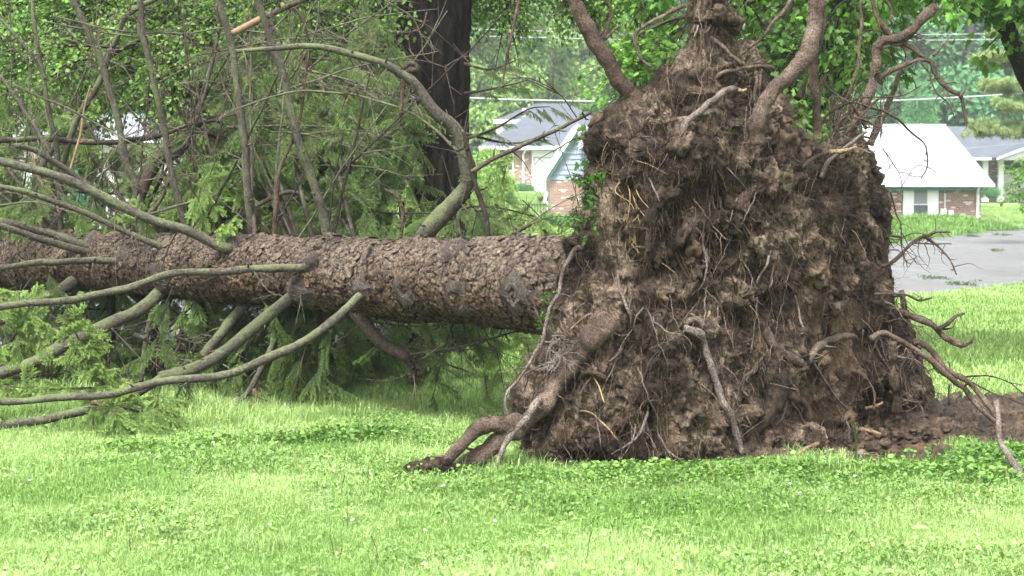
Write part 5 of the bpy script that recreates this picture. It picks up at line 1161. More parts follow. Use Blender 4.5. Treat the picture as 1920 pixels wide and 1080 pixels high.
# traced roots: (points, start width px, end width px, material, outward offset m, twigs)
def root(pts, w0, w1, m='root', out=.03, Y=None, dY=0.0, tw=0, wob=.16, bury=True, name='root', sides=12):
    pts = np.array(pts, float); n = len(pts)
    if Y is None: W = np.array([onsurf(x, y, out) for x, y in pts]); 
    else: W = np.array([P(x, y, Y+dY*k/(n-1)) for k, (x, y) in enumerate(pts)])
    if bury and Y is None: W[0] = P(pts[0, 0], pts[0, 1], W[0][1]+out+(.04 if w0 < 30 else .16)); Wy = np.convolve(np.r_[W[0, 1], W[:, 1], W[-1, 1]], [.25, .5, .25], 'valid'); W = np.array([P(x, y, q_) for (x, y), q_ in zip(pts, Wy)])
    rr = np.linspace(w0, w1, n)*(.45 if w0 < 30 else .5)/3000*W[:, 1]; c_ = resample(np.column_stack([W, rr]), .018); mm = MB()
    cc = c_[:, :3]+np.stack([fbm(c_[:, :3]*7, 2, 51+k) for k in range(3)], 1)*min(.014, w0/3000*6)
    mm.tube(cc, c_[:, 3]*(1+.2*fbm(c_[:, :3]*15, 3, 88)), sides, wob=wob)
    for _ in range(tw):
        i = r.integers(1, len(cc)-1); d = rdir(1, r)[0]; d[1] -= .2; d[2] -= .3; L = .06+.25*r.random()**1.5; k = 6; q = [cc[i]]
        for j in range(k): d = d+r.normal(size=3)*.35+[0, 0, -.06]; d /= np.linalg.norm(d); q.append(q[-1]+d*L/k)
        mm.tube(q, np.linspace(.0035, .001, k+1), 4, 0.0, False)
    for _ in range(int(w0 > 9)*(2+int(len(cc)*.03))):
        i = r.integers(len(cc)//4, len(cc)-1); d = cc[i]-cc[i-1]; d = d/np.linalg.norm(d)+rdir(1, r)[0]*.8; d[1] -= .15; L = .05+.16*r.random(); k = 6; q = [cc[i]]
        for j in range(k): d = d/np.linalg.norm(d)+r.normal(size=3)*.28; d /= np.linalg.norm(d); q.append(q[-1]+d*L/k)
        r1_ = min(c_[i, 3]*.5, .014); mm.tube(resample(q, .015), np.linspace(r1_, r1_*.2, len(resample(q, .015))), 6, wob=.2)
    return mm.build(name, M[m], T, smooth=True)
r = np.random.default_rng(91)
root([(1210, 200), (1180, 176), (1160, 152), (1138, 118), (1112, 70), (1088, 25), (1076, -15), (1068, -90)], 36, 26, 'root_red', Y=9.75, dY=-.1, wob=.08)
root([(1134, 72), (1140, 45), (1146, 25), (1136, 2), (1132, -20)], 8, 5, 'root_red', Y=9.68, tw=1); root([(1136, 72), (1150, 56), (1163, 45)], 6, 3, 'root_red', Y=9.66)
root([(1418, 275), (1422, 235), (1428, 200), (1450, 170), (1485, 142), (1512, 108), (1524, 65), (1530, 10), (1532, -80)], 34, 34, 'root', Y=9.45, dY=.05, wob=.08, tw=4)
root([(1532, 265), (1529, 200), (1528, 140), (1535, 70), (1540, 15), (1538, -60)], 17, 15, 'root_red', Y=9.7, tw=3)
root([(1400, 92), (1420, 75), (1448, 48), (1468, 20), (1486, -12)], 8, 8, 'root', Y=9.55, tw=2)
root([(1225, 128), (1198, 108), (1188, 78), (1196, 55), (1222, 38), (1260, 24), (1290, 12)], 6, 9, 'root', Y=9.7, tw=3)
root([(1272, 258), (1284, 235), (1300, 215), (1328, 190), (1350, 174), (1368, 166), (1388, 170)], 16, 12, 'root_grey', out=.12, tw=2)
root([(1386, 170), (1394, 172), (1402, 168)], 9, 6, 'root_pale', Y=9.25, bury=False)
root([(1325, 68), (1350, 84), (1372, 108), (1388, 124)], 9, 9, 'root', out=.05, tw=2); root([(1317, 156), (1352, 139), (1390, 130), (1430, 122), (1452, 130)], 8, 9, 'root', out=.06, tw=4)
root([(1416, 200), (1415, 165), (1417, 132)], 9, 7, out=.1, tw=1); root([(1422, 195), (1424, 160), (1428, 128)], 7, 6, out=.1)
root([(1312, 44), (1309, 56), (1304, 68)], 6, 4, 'root_grey', out=.05)
root([(1345, 10), (1335, 45), (1322, 62)], 6, 3, out=.05); root([(1300, 66), (1315, 30), (1330, -10)], 12, 8, out=.02)
Y7 = 10.4
root([(1575, 275), (1597, 243), (1612, 205), (1631, 169), (1642, 120), (1653, 76), (1680, 72), (1706, 62), (1728, 38), (1752, 14)], 20, 20, 'root', Y=Y7, dY=-.1, wob=.22, tw=10)
root([(1645, 95), (1665, 85), (1690, 80), (1712, 68), (1735, 75)], 12, 4, 'root_grey', Y=Y7-.05, tw=6)
root([(1612, 205), (1635, 162), (1650, 145), (1671, 133), (1700, 120), (1724, 113), (1745, 116), (1760, 147), (1787, 171), (1800, 178), (1807, 205), (1810, 231)], 14, 6, 'root', Y=Y7, dY=-.1, tw=9, wob=.25)
root([(1637, -20), (1640, 20), (1655, 48), (1675, 66), (1705, 86), (1740, 110), (1752, 122)], 11, 9, 'root_red', Y=Y7-.05, tw=4); root([(1655, 0), (1672, 20), (1676, 45)], 7, 6, 'root_red', Y=Y7, tw=1)
root([(1724, 113), (1745, 140), (1752, 165), (1778, 195), (1791, 221)], 5, 3, Y=Y7-.05, tw=4); root([(1751, 104), (1764, 84), (1780, 67)], 7, 4, 'root_grey', Y=Y7-.05, tw=2)
root([(1800, 182), (1806, 170), (1809, 162)], 7, 3, 'root_grey', Y=Y7-.1)
root([(1530, 255), (1545, 222), (1565, 207), (1595, 195), (1640, 205), (1675, 218), (1700, 240), (1732, 265), (1741, 300), (1738, 322), (1726, 338)], 7, 2.5, 'root_thin', Y=10.0, dY=.1, tw=5)
root([(1632, 272), (1645, 240), (1660, 205), (1671, 178), (1682, 150), (1693, 128)], 16, 8, 'root', Y=10.5, tw=6)
root([(1503, 312), (1528, 300), (1551, 288), (1580, 280)], 9, 9, 'root', Y=9.75, tw=3); root([(1552, 288), (1580, 281), (1607, 274)], 9.5, 6, 'root_pale', Y=9.73, bury=False)
root([(1540, 330), (1555, 300), (1600, 262), (1622, 245)], 9, 5, 'root_grey', Y=10.0, tw=5); root([(1560, 240), (1600, 150), (1612, 110), (1616, 40), (1618, -20)], 8, 6, 'root_red', Y=10.3, tw=4)
root([(1595, 245), (1640, 190), (1690, 180), (1730, 160)], 5, 2, 'root_red', Y=10.2, tw=4); root([(1560, 250), (1610, 225), (1655, 215), (1700, 195)], 5, 2, 'root_thin', Y=10.15, tw=4)
for k in range(20):
    x = 1545+r.random()*110; y = 215+r.random()*55; sx = .2+r.normal()*.7; L_ = 50+170*r.random()**1.5; root([(x, y), (x+sx*L_*.3, y-L_*.3+r.normal()*8), (x+sx*L_*.6+r.normal()*14, y-L_*.55), (x+sx*L_+r.normal()*20, y-L_*.8+r.normal()*18)], 4+4*r.random(), 1.5, ('root', 'root_thin', 'root_grey')[k % 3], Y=10.0+.6*r.random(), tw=4, sides=6)
for k in range(14):
    x = 1655+r.random()*25; y = 430+r.random()*330; L_ = 20+60*r.random(); root([(x, y), (x+L_*.4, y+r.normal()*10), (x+L_*.75, y+8+r.normal()*14), (x+L_, y+14+r.normal()*22)], 3+4*r.random(), 1.2, ('root', 'root_thin', 'root_grey')[k % 3], Y=10.7+.3*r.random(), tw=5, sides=6)
root([(1500, 185), (1505, 165), (1512, 150)], 17, 8, 'soil', Y=9.75, wob=.5)
# right side
root([(1690, 592), (1713, 595), (1745, 606), (1764, 626), (1783, 640), (1801, 648), (1824, 643)], 18, 8, 'root', Y=11.0, dY=-.25, tw=3, wob=.22); root([(1758, 620), (1775, 605), (1792, 590), (1808, 587)], 9, 5, 'root', Y=10.85, tw=2); root([(1820, 644), (1826, 632)], 5, 3, Y=10.75)
root([(1630, 635), (1657, 628), (1699, 642), (1741, 670), (1773, 698), (1806, 728), (1838, 767), (1866, 790), (1880, 800)], 12, 12, 'root', Y=10.4, dY=.0, tw=6)
root([(1715, 640), (1741, 652), (1773, 693), (1820, 721), (1843, 744), (1866, 780), (1872, 800)], 14, 9, 'root', Y=10.9, dY=-.45, tw=6)
root([(1764, 690), (1800, 705), (1857, 735), (1900, 750), (1930, 765)], 4, 3, 'root_thin', Y=10.8, tw=3); root([(1780, 712), (1840, 705), (1890, 716), (1925, 745)], 4, 2, 'root_thin', Y=10.9, tw=3)
root([(1655, 500), (1671, 489), (1699, 466), (1727, 443), (1741, 450), (1759, 462), (1779, 485), (1794, 514)], 9, 3, 'root', Y=10.6, dY=-.1, tw=12); root([(1729, 445), (1755, 437), (1783, 436)], 6, 4, 'root', Y=10.55, tw=5)
root([(1710, 455), (1750, 458), (1785, 458)], 3, 2, 'root_thin', Y=10.55, tw=5); root([(1640, 553), (1665, 553), (1700, 554), (1725, 562), (1747, 558)], 6, 4, 'root', Y=10.6, tw=4)
root([(1670, 360), (1680, 400), (1690, 420), (1692, 470), (1700, 500)], 4, 2, 'root_thin', Y=10.5, tw=6); root([(1655, 280), (1672, 300), (1690, 340), (1692, 400)], 3, 1.5, 'root_thin', Y=10.6, tw=5); root([(1690, 350), (1720, 310), (1760, 325), (1780, 342)], 2, 1.2, 'root_thin', Y=10.6, tw=2)
root([(1640, 395), (1650, 430), (1654, 480), (1656, 540), (1668, 580)], 18, 14, 'root', out=.05, tw=3); root([(1690, 545), (1700, 600), (1712, 650), (1722, 700)], 12, 5, 'root', out=.03, tw=6)
for (x0, y0, x1, y1, w_) in ((1660, 640, 1690, 770, 7), (1640, 650, 1680, 765, 6), (1675, 640, 1700, 760, 5), (1610, 690, 1640, 770, 6), (1672, 655, 1745, 800, 7), (1690, 740, 1780, 800, 4), (1620, 620, 1618, 680, 5), (1700, 620, 1760, 700, 5), (1568, 760, 1592, 830, 6), (1650, 790, 1715, 810, 5), (1780, 720, 1810, 830, 5), (1700, 770, 1760, 860, 5)):
    a_, b_ = onsurf(x0, y0, .02), onsurf(x1, y1, .1); c_ = [(x0, y0), ((x0+x1)/2+r.normal()*9, (y0+y1)/2), (x1, y1)]; root(c_, w_, w_*.5, 'root_thin' if w_ < 6 else 'root', Y=min(a_[1], b_[1])+.02, tw=3)
m = MB(); q = [P(x, y, 10.15) for x, y in ((1672, 640), (1676, 700), (1680, 745), (1684, 775))]; c_ = resample(q, .02); m.tube(c_, .028*(1+.5*fbm(c_*14, 2, 3)), 12, wob=.4); m.build('root', M['soil'], T, smooth=True)
# left foot
root([(1175, 575), (1140, 602), (1112, 632), (1090, 655), (1062, 692), (1041, 725), (1018, 765), (985, 796)], 52, 40, 'root', out=.02, wob=.16, tw=6)
root([(1090, 650), (1055, 705), (1020, 762), (985, 795), (955, 804), (926, 799), (900, 803), (885, 812), (866, 834), (838, 866), (812, 880), (792, 886)], 40, 18, 'root', Y=9.25, dY=-.4, wob=.12, tw=5)
root([(975, 795), (945, 816), (911, 845), (868, 872), (830, 886)], 38, 30, 'root', Y=9.15, dY=-.15, wob=.25, tw=2)
root([(1015, 745), (1000, 768), (974, 800), (950, 829), (931, 863), (915, 892)], 15, 11, 'root_grey', Y=9.08, dY=-.04, wob=.15, tw=3)
m = MB()
for k in range(16):
    s_ = .02+.035*r.random(); q = iv_*s_*(1+.6*fbm(iv_*1.6+k*5, 3, 5))[:, None]; m.add(q*1.2+P(814+r.normal()*20, 893+r.normal()*7, 8.86), if_)
m.build('soil_clods', M['soil'], T, smooth=True, kind='stuff'); m = MB()
for k in range(160): hair(P(810+r.normal()*20, 890+r.normal()*9, 8.85), rdir(1, r)[0], .04+.07*r.random(), .0012, m, 3, .7, .3)
m.build('fine_roots', M['root_thin'], T, kind='stuff')
root([(1092, 468), (1078, 468), (1063, 495), (1046, 545), (1030, 580), (1024, 615), (1015, 640), (984, 690), (960, 722), (950, 755), (958, 780), (960, 796)], 10, 5, 'root_grey', Y=9.42, dY=-.15, tw=6, wob=.1)
root([(1100, 625), (1088, 645), (1064, 668), (1041, 685), (1008, 696), (993, 688), (984, 668)], 15, 9, 'root', out=.06, tw=3)
root([(995, 545), (1005, 580), (1015, 610), (1032, 640)], 7, 5, 'root', Y=9.5, tw=2)
for k in range(9): root([(1040+r.normal()*12, 640+r.normal()*12), (1045+r.normal()*16, 665+r.normal()*14), (1030+r.normal()*20, 700+r.normal()*15)], 4, 2, 'root_grey', Y=9.15, tw=2)
# middle of the face
root([(1275, 612), (1290, 620), (1312, 626), (1320, 645), (1329, 680), (1347, 731), (1362, 770), (1378, 815), (1390, 850)], 15, 13, 'root_grey', out=.09, tw=3); root([(1270, 622), (1285, 606), (1305, 600), (1318, 612)], 18, 12, 'root', out=.06, tw=8); root([(1318, 608), (1324, 596), (1330, 582)], 7, 5, 'root_pale', out=.1)
root([(1160, 508), (1158, 520), (1168, 549), (1180, 584), (1180, 611)], 8, 4, 'root_grey', out=.08); root([(1115, 575), (1095, 566), (1072, 590), (1060, 600)], 4, 3, 'root_grey', out=.06, tw=2); root([(1135, 520), (1118, 545), (1095, 568)], 4, 4, 'root_thin', out=.06)
root([(1112, 586), (1095, 598), (1068, 618)], 5, 4, 'root_pale', out=.07)
root([(1430, 665), (1412, 690), (1398, 706), (1394, 730), (1405, 742)], 12, 7, 'root', out=.06, tw=2); root([(1420, 690), (1428, 712), (1432, 732)], 5, 3, out=.06)
root([(1420, 598), (1438, 622), (1450, 645), (1470, 662), (1500, 684)], 20, 20, 'root', out=.05, wob=.35, tw=2); root([(1470, 655), (1490, 664), (1498, 678)], 16, 10, 'soil', out=.07, wob=.4)
root([(1505, 702), (1512, 680), (1528, 655), (1555, 638), (1590, 630), (1604, 634)], 17, 15, 'root', out=.1, wob=.12); root([(1495, 710), (1505, 690), (1520, 672)], 10, 10, 'limb_dark', out=.07)
root([(1468, 499), (1490, 556), (1504, 620), (1518, 668), (1540, 702), (1565, 740), (1584, 764), (1598, 800)], 5, 4, 'root_grey', out=.1, tw=4)
root([(1478, 600), (1486, 650), (1478, 720), (1500, 780), (1520, 820)], 7, 6, 'root', out=.04, tw=4); root([(1447, 688), (1458, 722), (1442, 767), (1415, 802), (1398, 850)], 46, 30, 'soil', out=.0, wob=.2)
root([(1447, 700), (1480, 735), (1505, 760), (1515, 800)], 22, 16, 'root', out=.03, wob=.25, tw=3); root([(1478, 752), (1470, 775), (1448, 800)], 7, 7, 'root_grey', out=.08); root([(1448, 800), (1440, 812)], 8, 10, 'root_pale', out=.08)
root([(1447, 334), (1407, 359), (1386, 387), (1374, 432)], 24, 16, 'root', out=.0, wob=.25); root([(1244, 354), (1231, 391), (1219, 430), (1214, 500)], 24, 18, 'soil', out=-.01, wob=.3)
root([(1420, 270), (1412, 250), (1414, 225), (1424, 200)], 34, 24, 'root', out=.04, wob=.15)
root([(1325, 420), (1316, 460), (1322, 495), (1315, 530), (1310, 545)], 7, 4, 'root_grey', out=.07, tw=4); root([(1370, 460), (1395, 490), (1410, 520), (1420, 560), (1405, 660)], 4, 3, 'root_grey', out=.08, tw=6)
root([(1445, 455), (1440, 490), (1420, 530)], 6, 4, 'root_grey', out=.09, tw=2); root([(1450, 512), (1445, 535), (1425, 552)], 5, 3, 'root_grey', out=.09)
root([(1535, 475), (1550, 510), (1546, 560), (1540, 600)], 5, 4, 'root', out=.06, tw=4); root([(1560, 430), (1555, 480), (1548, 520)], 5, 3, 'root', out=.06, tw=4)
root([(1195, 745), (1218, 770), (1195, 820), (1150, 850)], 7, 4, 'root_grey', out=.06, tw=1); root([(1085, 768), (1110, 775), (1135, 800), (1160, 826)], 5, 3, 'root_pale', out=.07); root([(1155, 640), (1160, 660), (1100, 718), (1085, 740)], 5, 4, 'root', out=.05)
root([(1085, 715), (1098, 700), (1118, 702), (1135, 712)], 12, 10, 'root', out=.06); root([(1245, 830), (1262, 850), (1290, 878)], 6, 5, 'root_grey', out=.06, tw=2); root([(1100, 690), (1120, 720), (1135, 755)], 3, 3, 'straw', out=.07)
for k in range(22): x = 1176+r.normal()*7+.08*k*(k % 3); y = 325+r.random()*120; root([(x, y), (x+4+r.normal()*7, y+25), (x+9+r.normal()*14, y+40+45*r.random())], 3.2, 1.2, 'straw' if k % 3 else 'root_pale', out=.03+.04*r.random(), name='straw_strand', sides=4, wob=0)
# green plants still rooted on the left rim
S = [(P(1108+r.normal()*14, 372+r.normal()*26, 9.28+.05*r.normal()), np.array([-.6, -.5, .1])+r.normal(size=3)*.5) for _ in range(38)]
ivp = palmate('plantlet', M['leaf_maple'], 9, .045, 99, .12, 1.5)
def loose(nm, lab, cat, S, protos, s0, s1, kind=None):
    mm = MB(); mats = list(protos[0].data.materials)
    for p_, d in S:
        me = protos[r.integers(0, len(protos))].data; v_ = np.empty(len(me.vertices)*3, np.float32); me.vertices.foreach_get('co', v_); va_ = np.empty(len(me.vertices), np.float32); me.attributes['var'].data.foreach_get('value', va_)
        v_ = v_.reshape(-1, 3)*(s0+(s1-s0)*r.random()) @ np.array(dir_euler(d, r.normal()*.6).to_matrix()).T+p_
        for sz in (3, 4):
            f_ = [list(q.vertices) for q in me.polygons if len(q.vertices) == sz]; mi_ = [q.material_index for q in me.polygons if len(q.vertices) == sz]
            if f_: mm.add(v_, f_, va_); mm.__dict__['m%d' % sz][-1] = np.array(mi_)
    o = mm.build(nm, mats, label=lab, category=cat)
    return o
loose('leafy_plant', 'small bright green plant with trailing roots on the left rim of the root plate', 'plant', S, [ivp], .45, .9)
m = MB()
for k in range(10): hair(P(1130+r.normal()*8, 375+r.normal()*6, 9.22), np.array([.2, -.4, -.6]), .14+.06*r.random(), .0016, m, 4, .4, 1)
S = [(P(1030+r.normal()*8, 570+r.normal()*28, 9.4), np.array([-.6, -.5, .1])+r.normal(size=3)*.5) for _ in range(12)]
m.build('trailing_roots', M['root_pale'], T, kind='stuff'); loose('grass_tuft', 'wisps of pale grass clinging where the trunk meets the root plate', 'plant', S, [ivp], .3, .6)

# ------------------------------------------------------------------ loose things on the ground
def stick(pts, w0, w1, lab, m='root_grey', Y=8.6, dY=0.0, nm='stick', tw=2):
    pts = np.array(pts, float); n = len(pts); W = np.array([P(x, y, Y+dY*k/(n-1)) for k, (x, y) in enumerate(pts)]); rr = np.linspace(w0, w1, n)/2/3000*W[:, 1]
    c_ = resample(np.column_stack([W, rr]), .02); mm = MB(); mm.tube(c_[:, :3], c_[:, 3]*(1+.2*fbm(c_[:, :3]*20, 2, 8)), 10, wob=.2)
    for _ in range(tw): i = r.integers(2, len(c_)-2); d = rdir(1, r)[0]; mm.tube([c_[i, :3], c_[i, :3]+d*.03, c_[i, :3]+d*.05], [.004, .003, .002], 4)
    return mm.build(nm, M[m], smooth=True, label=lab, category='stick')
stick([(1868, 752), (1872, 785), (1874, 825), (1890, 852), (1910, 885), (1925, 920), (1945, 960)], 9, 15, 'crooked grey stick leaning up out of the weeds at the right edge', Y=9.2, dY=-.6)
stick([(1484, 861), (1500, 848), (1518, 838), (1534, 832)], 7, 9, 'pale peeled stick lying left of the puddle', 'root_pale', Y=9.5, dY=.2, tw=0)
stick([(1612, 806), (1630, 808), (1652, 815)], 10, 6, 'pale split piece of wood on mud under the root plate', 'root_pale', Y=10.6, dY=-.1, tw=0)
stick([(1622, 766), (1640, 762), (1656, 755)], 7, 5, 'thin pale wood splinter in the dark hollow of the root plate', 'root_pale', Y=10.7, tw=0)
stick([(1580, 878), (1592, 868), (1608, 860), (1618, 850)], 20, 16, 'short muddy chunk of broken root in front of the puddle', 'root_grey', Y=9.3, dY=.15, tw=1)
stick([(1756, 922), (1775, 918), (1800, 912)], 5, 5, 'small dark twig with a torn pale end lying in the weeds', 'root_grey', Y=8.75, tw=1)
mm = MB(); mm.tube(resample([P(1603, 872, 9.25), P(1605, 840, 9.25), P(1603, 800, 9.25)], .03), .005, 6); sp_ = mm.build('weed_stalk', M['leaf_maple'], label='single upright green weed stalk standing in front of the puddle', category='weed')
for k in range(5): 
    d = rdir(1, r)[0]; d[2] = abs(d[2]); mm = MB(); p0 = P(1603, 800, 9.25); mm.add([p0, p0+d*.015+[.006, 0, 0], p0+d*.03, p0+d*.015-[.006, 0, 0]], [[0, 1, 2, 3]]); mm.build('leaf', M['leaf_maple'], sp_)
bm = bmesh.new(); bmesh.ops.create_icosphere(bm, subdivisions=2, radius=1); iv2 = np.array([v_.co[:] for v_ in bm.verts]); if2 = np.array([[v_.index for v_ in f_.verts] for f_ in bm.faces]); bm.free()
m = MB()
for k in range(2000):
    x, y = 1.5+3.2*r.random(), 9.6+2.6*r.random()
    if mudmask(np.array([x]), np.array([y]))[0] > .1 or (np.hypot((x-2.05)/.85, (y-10.08)/.36) < 1.1 and r.random() < .75): continue
    s_ = .007+.034*r.random()**3; q = iv2*s_*[1.1, 1, .8]*(1+.7*fbm(iv2*1.5+k*3, 3, 5)+.25*fbm(iv2*6+k, 2, 6))[:, None]; m.add(q+[x, y, float(ground_z(x, y))+.0+.045*r.random()], if2)
m.build('mud_clods', M['mud'], smooth=True, kind='stuff')
for (px, py, lab) in ((1800, 531, 'green leafy sprig on the wet street near the lawn'), (1870, 468, 'small leafy sprig further up the street'), (1825, 442, 'brown twig litter near the far kerb of the street'), (1885, 440, 'green twig at the right on the far side of the street'), (1650+100, 520, 'tiny leaf litter in the middle of the street')):
    Y = 4950/(py-350); c0 = P(px, py, Y); S = [(c0+[r.normal()*.16, r.normal()*.2, 0], np.array([r.normal(), r.normal(), .0])) for _ in range(7)]
    loose('leafy_sprig', lab, 'sprig', S, maple_protos, .35, .7)

# ------------------------------------------------------------------ grass
def grass_proto(name, n, half, h0, h1, w, m, seed, lean=.35, clover=0, cs=.011):
    r_ = np.random.default_rng(seed); b = r_.uniform(-half, half, (n, 2)); h = (h0+(h1-h0)*r_.random(n)**1.3); a = r_.random(n)*6.28; ln = lean*(.3+r_.random(n)); dx, dy = np.cos(a), np.sin(a); w_ = w*(.6+.8*r_.random(n))
    z0 = np.zeros(n); base = np.stack([b[:, 0], b[:, 1], z0], 1); s_ = np.stack([-dy, dx, z0], 1)*w_[:, None]/2; o = np.stack([dx, dy, z0], 1)
    m1 = base+o*(ln*h*.35)[:, None]+np.array([0, 0, 1])*(h*.6)[:, None]; t_ = base+o*(ln*h*1.3)[:, None]+np.array([0, 0, 1])*(h*(1-.35*ln))[:, None]
    V_ = np.stack([base-s_, base+s_, m1+s_*.8, m1-s_*.8, t_], 1).reshape(-1, 3); i = np.arange(n)[:, None]*5; mb = MB(); va = r_.random(n)
    mb.add(V_, i+np.array([[0, 1, 2, 3]]), np.repeat(va, 5)); mb.f3.append((i+np.array([[3, 2, 4]]))); mb.m3.append(np.zeros(n, int))
    if clover:
        k = clover; c_ = np.stack([r_.uniform(-half, half, k), r_.uniform(-half, half, k), r_.uniform(.02, .05, k)], 1); A_ = np.linspace(0, 2*math.pi, 6, endpoint=False)
        for q in range(3):
            th = 2.094*q+r_.random(k)*1; cc = c_+np.stack([np.cos(th), np.sin(th), .15+0*th], 1)*cs*.9; s2 = cs*(.7+.5*r_.random(k)); tl = r_.normal(size=(k, 2))*.35
            ring = np.stack([cc+np.stack([np.cos(x_)*s2, np.sin(x_)*s2, np.cos(x_)*s2*tl[:, 0]+np.sin(x_)*s2*tl[:, 1]], 1) for x_ in A_], 1); j = np.arange(k)[:, None, None]*6
            mb.add(ring.reshape(-1, 3), (j+np.array([[0, 1, 2], [0, 2, 3], [0, 3, 4], [0, 4, 5]])[None]).reshape(-1, 3), np.repeat(r_.random(k), 6))
    return proto(name, mb, m)
gp = [grass_proto('grass_patch', 900, .2, .02, .075, .0028, M['grass'], k, lean=.5, clover=(4, 14, 0, 26)[k], cs=.009) for k in range(4)]
gp_tall = [grass_proto('tall_grass_patch', 260, .2, .06, .16, .0045, M['grass'], k+9, lean=.5) for k in range(2)]
gp_verge = [grass_proto('verge_grass_patch', 420, .5, .05, .13, .016, M['weed'], k+25) for k in range(2)]
gp_far = [grass_proto('far_grass_patch', 520, .5, .04, .1, .012, M['grass'], k+15) for k in range(3)]
def weed_proto(seed, n=90, half=.13, s0=.006, s1=.019, hmax=.075):
    r_ = np.random.default_rng(seed); mb = MB(); A_ = np.linspace(0, 2*math.pi, 8, endpoint=False)+.3; shp = np.array([1, 1.05, .95, .9, .75, .9, .95, 1.05])
    for k in range(n):
        c_ = np.array([r_.uniform(-half, half), r_.uniform(-half, half), .02+hmax*r_.random()**1.2]); s_ = s0+(s1-s0)*r_.random(); E_ = np.array(Euler((r_.normal()*.5, r_.normal()*.5, r_.random()*6.28)).to_matrix())
        l_ = np.stack([np.cos(A_)*shp, np.sin(A_)*shp*.9, .22*np.abs(np.sin(A_))], 1)*s_; l_ = np.vstack([[0, 0, 0], l_]); v_ = l_ @ E_.T+c_; mb.add(v_, [[0, q+1, (q+1) % 8+1] for q in range(8)], r_.random())
        mb.tube([c_*[.8, .8, 0], c_], [.0014, .001], 3, .3, False)
    return proto('weed_patch', mb, M['weed'])
wp = [weed_proto(k) for k in range(3)]; wp_s = [weed_proto(k+5, 70, .16, .005, .011, .06) for k in range(2)]
def jit(x0, x1, y0, y1, s): 
    X, Y = np.meshgrid(np.arange(x0, x1, s), np.arange(y0, y1, s)); X = X+rng.uniform(-.5, .5, X.shape)*s; Y = Y+rng.uniform(-.5, .5, Y.shape)*s; return X.ravel(), Y.ravel()
PLT = np.array([(0.02, 9.25), (.9, 9.3), (1.4, 9.55), (1.9, 9.95), (2.4, 10.6), (3.0, 11.3), (2.6, 11.6), (1.5, 10.3), (.3, 9.8)])
def field(name, protos, X, Y, s0, s1, ok, extra=None):
    m_ = ok(X, Y); X, Y = X[m_], Y[m_]; n = len(X); Z = ground_z(X, Y)
    q = np.stack([X, Y, 0*X], 1); t_ = np.clip(.5+.5*fbm(q*.9, 4, 33)+.2*rng.normal(size=n), 0, 1); s_ = (s0+(s1-s0)*rng.random(n))*(1+.25*fbm(q*1.7, 2, 35))
    rot = np.stack([rng.normal(size=n)*.05, rng.normal(size=n)*.05, rng.random(n)*6.28], 1)
    return scatter(name, protos, np.stack([X, Y, Z-.004], 1), rot, s_, t_, rng.integers(0, len(protos), n), kind='stuff')
inside = lambda X, Y: dist_poly(np.stack([X, Y], 1), PLT)[2]
foot = lambda X, Y: (np.hypot(X+.42, Y-8.86) < .17) | (np.hypot(X+.12, Y-8.95) < .13) | (np.hypot(X+.28, Y-8.86) < .13)
okg = lambda X, Y: ~foot(X, Y) & ~((((X-1.18)/.3)**2+((Y-7.25)/.12)**2 < 1) & (rng.random(len(X)) < .85)) & (mudmask(X, Y) > .04) & (street_side(X, Y) < -.02) & (np.abs(X) < Y*.36+.8)
X, Y = jit(-5, 5.5, 5.6, 12.5, .135); field('grass', gp, X, Y, .8, 1.15, lambda a, b: okg(a, b) & ~inside(a, b))
X, Y = jit(-7, 8.6, 12.5, 26, .3); field('grass', gp_far, X, Y, .75, 1.1, lambda a, b: okg(a, b))
def patches(X, Y, cs):
    o = np.zeros(len(X), bool)
    for cx_, cy_, rx, ry in cs: o |= (((X-cx_)/rx)**2+((Y-cy_)/ry)**2) < 1+.5*fbm(np.stack([X, Y, 0*X], 1)*4, 2, 6)
    return o
X, Y = jit(-5, 4, 8, 13.5, .2); field('tall_grass', gp_tall, X, Y, .7, 1.1, lambda a, b: okg(a, b) & ~inside(a, b) & (patches(a, b, [(-.35, 9.3, .5, .25), (-3.0, 11.3, 1.8, .7), (-.9, 12.3, 1.6, .8), (.0, 9.15, .3, .2), (-1.6, 11.4, .6, .4), (.7, 12.6, 1, .6)]) | (rng.random(len(a)) < .015)))
X, Y = jit(-5, 5, 6.4, 13, .115); field('weeds', wp, X, Y, .7, 1.15, lambda a, b: (mudmask(a, b) > -.08) & ~foot(a, b) & ~inside(a, b) & (rng.random(len(a)) < .55) & patches(a, b, [(.75, 8.85, .85, .28), (1.9, 8.9, .8, .3), (2.75, 9.35, .6, .4), (3.1, 8.8, .5, .3), (-1.35, 10.2, .6, .3), (-2.2, 9.85, .4, .18), (1.2, 9.12, 1.2, .16)]))
X, Y = jit(-4, 4.5, 6.0, 12, .16); field('weeds', wp_s, X, Y, .8, 1.2, lambda a, b: (mudmask(a, b) > 0) & ~inside(a, b) & (patches(a, b, [(2.0, 8.3, 1.5, .5), (.3, 8.5, 1.2, .4), (1.6, 6.7, .8, .35), (-1.2, 9.2, 1.3, .4), (-1.8, 7.6, .5, .3), (0, 10.5, 1.2, .9), (-.2, 6.9, .4, .2)]) | (rng.random(len(a)) < .03)))
X, Y = jit(-35, 46, 26, 92, .7); field('grass', gp_far, X, Y, .9, 1.3, lambda a, b: (street_side(a, b) < -.3) & (np.abs(a) < b*.36+1) & ~((a > 1.7) & (a < 20.3) & (b > 67)) & ~((b > 85)) & ~((a > -12) & (a < -9) & (b > 60)) & (a > -30))
X, Y = jit(6, 30, 44, 72, .5); field('tall_grass', gp_verge, X, Y, 1.3, 2.0, lambda a, b: (b-far_edge(a) > .2) & (b-far_edge(a) < 7) & (b < 66))
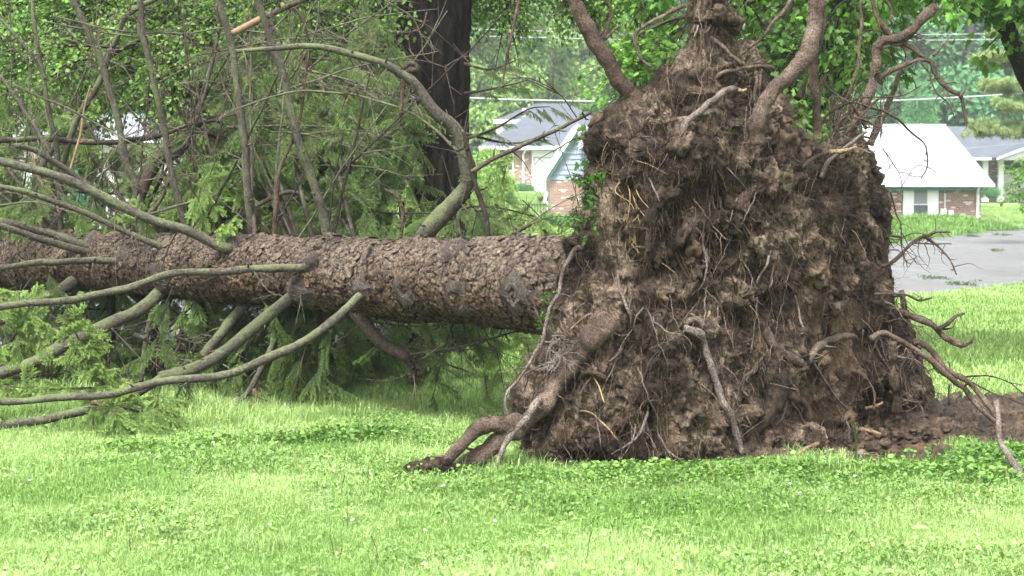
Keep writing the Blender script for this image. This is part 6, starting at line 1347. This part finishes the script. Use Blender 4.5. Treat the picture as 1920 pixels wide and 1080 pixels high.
# seed stalks and dead blades standing above the turf
m = MB(); r = np.random.default_rng(18)
for k in range(150):
    x, y = r.uniform(-2.6, 2.8), r.uniform(6.5, 10.5)
    if mudmask(np.array([x]), np.array([y]))[0] < .1 or inside(np.array([x]), np.array([y]))[0]: continue
    hgt_ = .07+.09*r.random()**2; l_ = r.normal(size=2)*.03; z0 = float(ground_z(x, y)); m.tube([(x, y, z0), (x+l_[0]*.4, y+l_[1]*.4, z0+hgt_*.6), (x+l_[0], y+l_[1], z0+hgt_)], [.0016, .0014, .002], 4, 0, False, mi=int(r.integers(0, 3)))
m.build('grass_stalks', [M['straw'], M['root_red'], M['needles']], kind='stuff')
# clover heads and flecks
m = MB(); r = np.random.default_rng(8)
for k in range(55):
    x, y = r.uniform(-3, 3.4), r.uniform(6.4, 11.5)
    if mudmask(np.array([x]), np.array([y]))[0] < .1 or inside(np.array([x]), np.array([y]))[0]: continue
    z = float(ground_z(x, y))+.05+.02*r.random(); s_ = .005+.004*r.random(); q = iv_[:42] if False else None
    for _ in range(8): d = rdir(1, r)[0]; d[2] = abs(d[2]); e = np.cross(d, rdir(1, r)[0]); e /= np.linalg.norm(e); c0 = np.array([x, y, z]); m.add([c0-e*s_*.4, c0+d*s_+e*s_*.3, c0+d*s_*1.7, c0+d*s_-e*s_*.3], [[0, 1, 2, 3]])
m.build('clover_flowers', M['petal'], kind='stuff')

# ------------------------------------------------------------------ haze
mh = bpy.data.materials.new('rain_haze'); mh.use_nodes = True; nt = mh.node_tree; nt.nodes.clear()
pv = nt.nodes.new('ShaderNodeVolumePrincipled'); pv.inputs['Density'].default_value = .00085; pv.inputs['Color'].default_value = (.86, .93, .97, 1); pv.inputs['Anisotropy'].default_value = .3
ou = nt.nodes.new('ShaderNodeOutputMaterial'); nt.links.new(pv.outputs[0], ou.inputs['Volume'])
MB().box((0, 270, 19), (760, 800, 45)).build('haze', mh, kind='stuff')

# ------------------------------------------------------------------ put every thing's origin at its foot
bpy.context.view_layer.update()
for o in list(sc.objects):
    if o.parent is None and o.type == 'EMPTY':
        pts = []
        for ch in o.children:
            if ch.type == 'MESH' and len(ch.data.vertices): pts.append(np.array(ch.bound_box))
        if not pts: continue
        pts = np.concatenate(pts); loc = Vector(((pts[:, 0].min()+pts[:, 0].max())/2, (pts[:, 1].min()+pts[:, 1].max())/2, max(pts[:, 2].min(), -1)))
        if o.name == 'uprooted_spruce': loc = Vector((1.4, 10.2, 0))
        o.location = loc
        for ch in o.children: ch.location = -loc
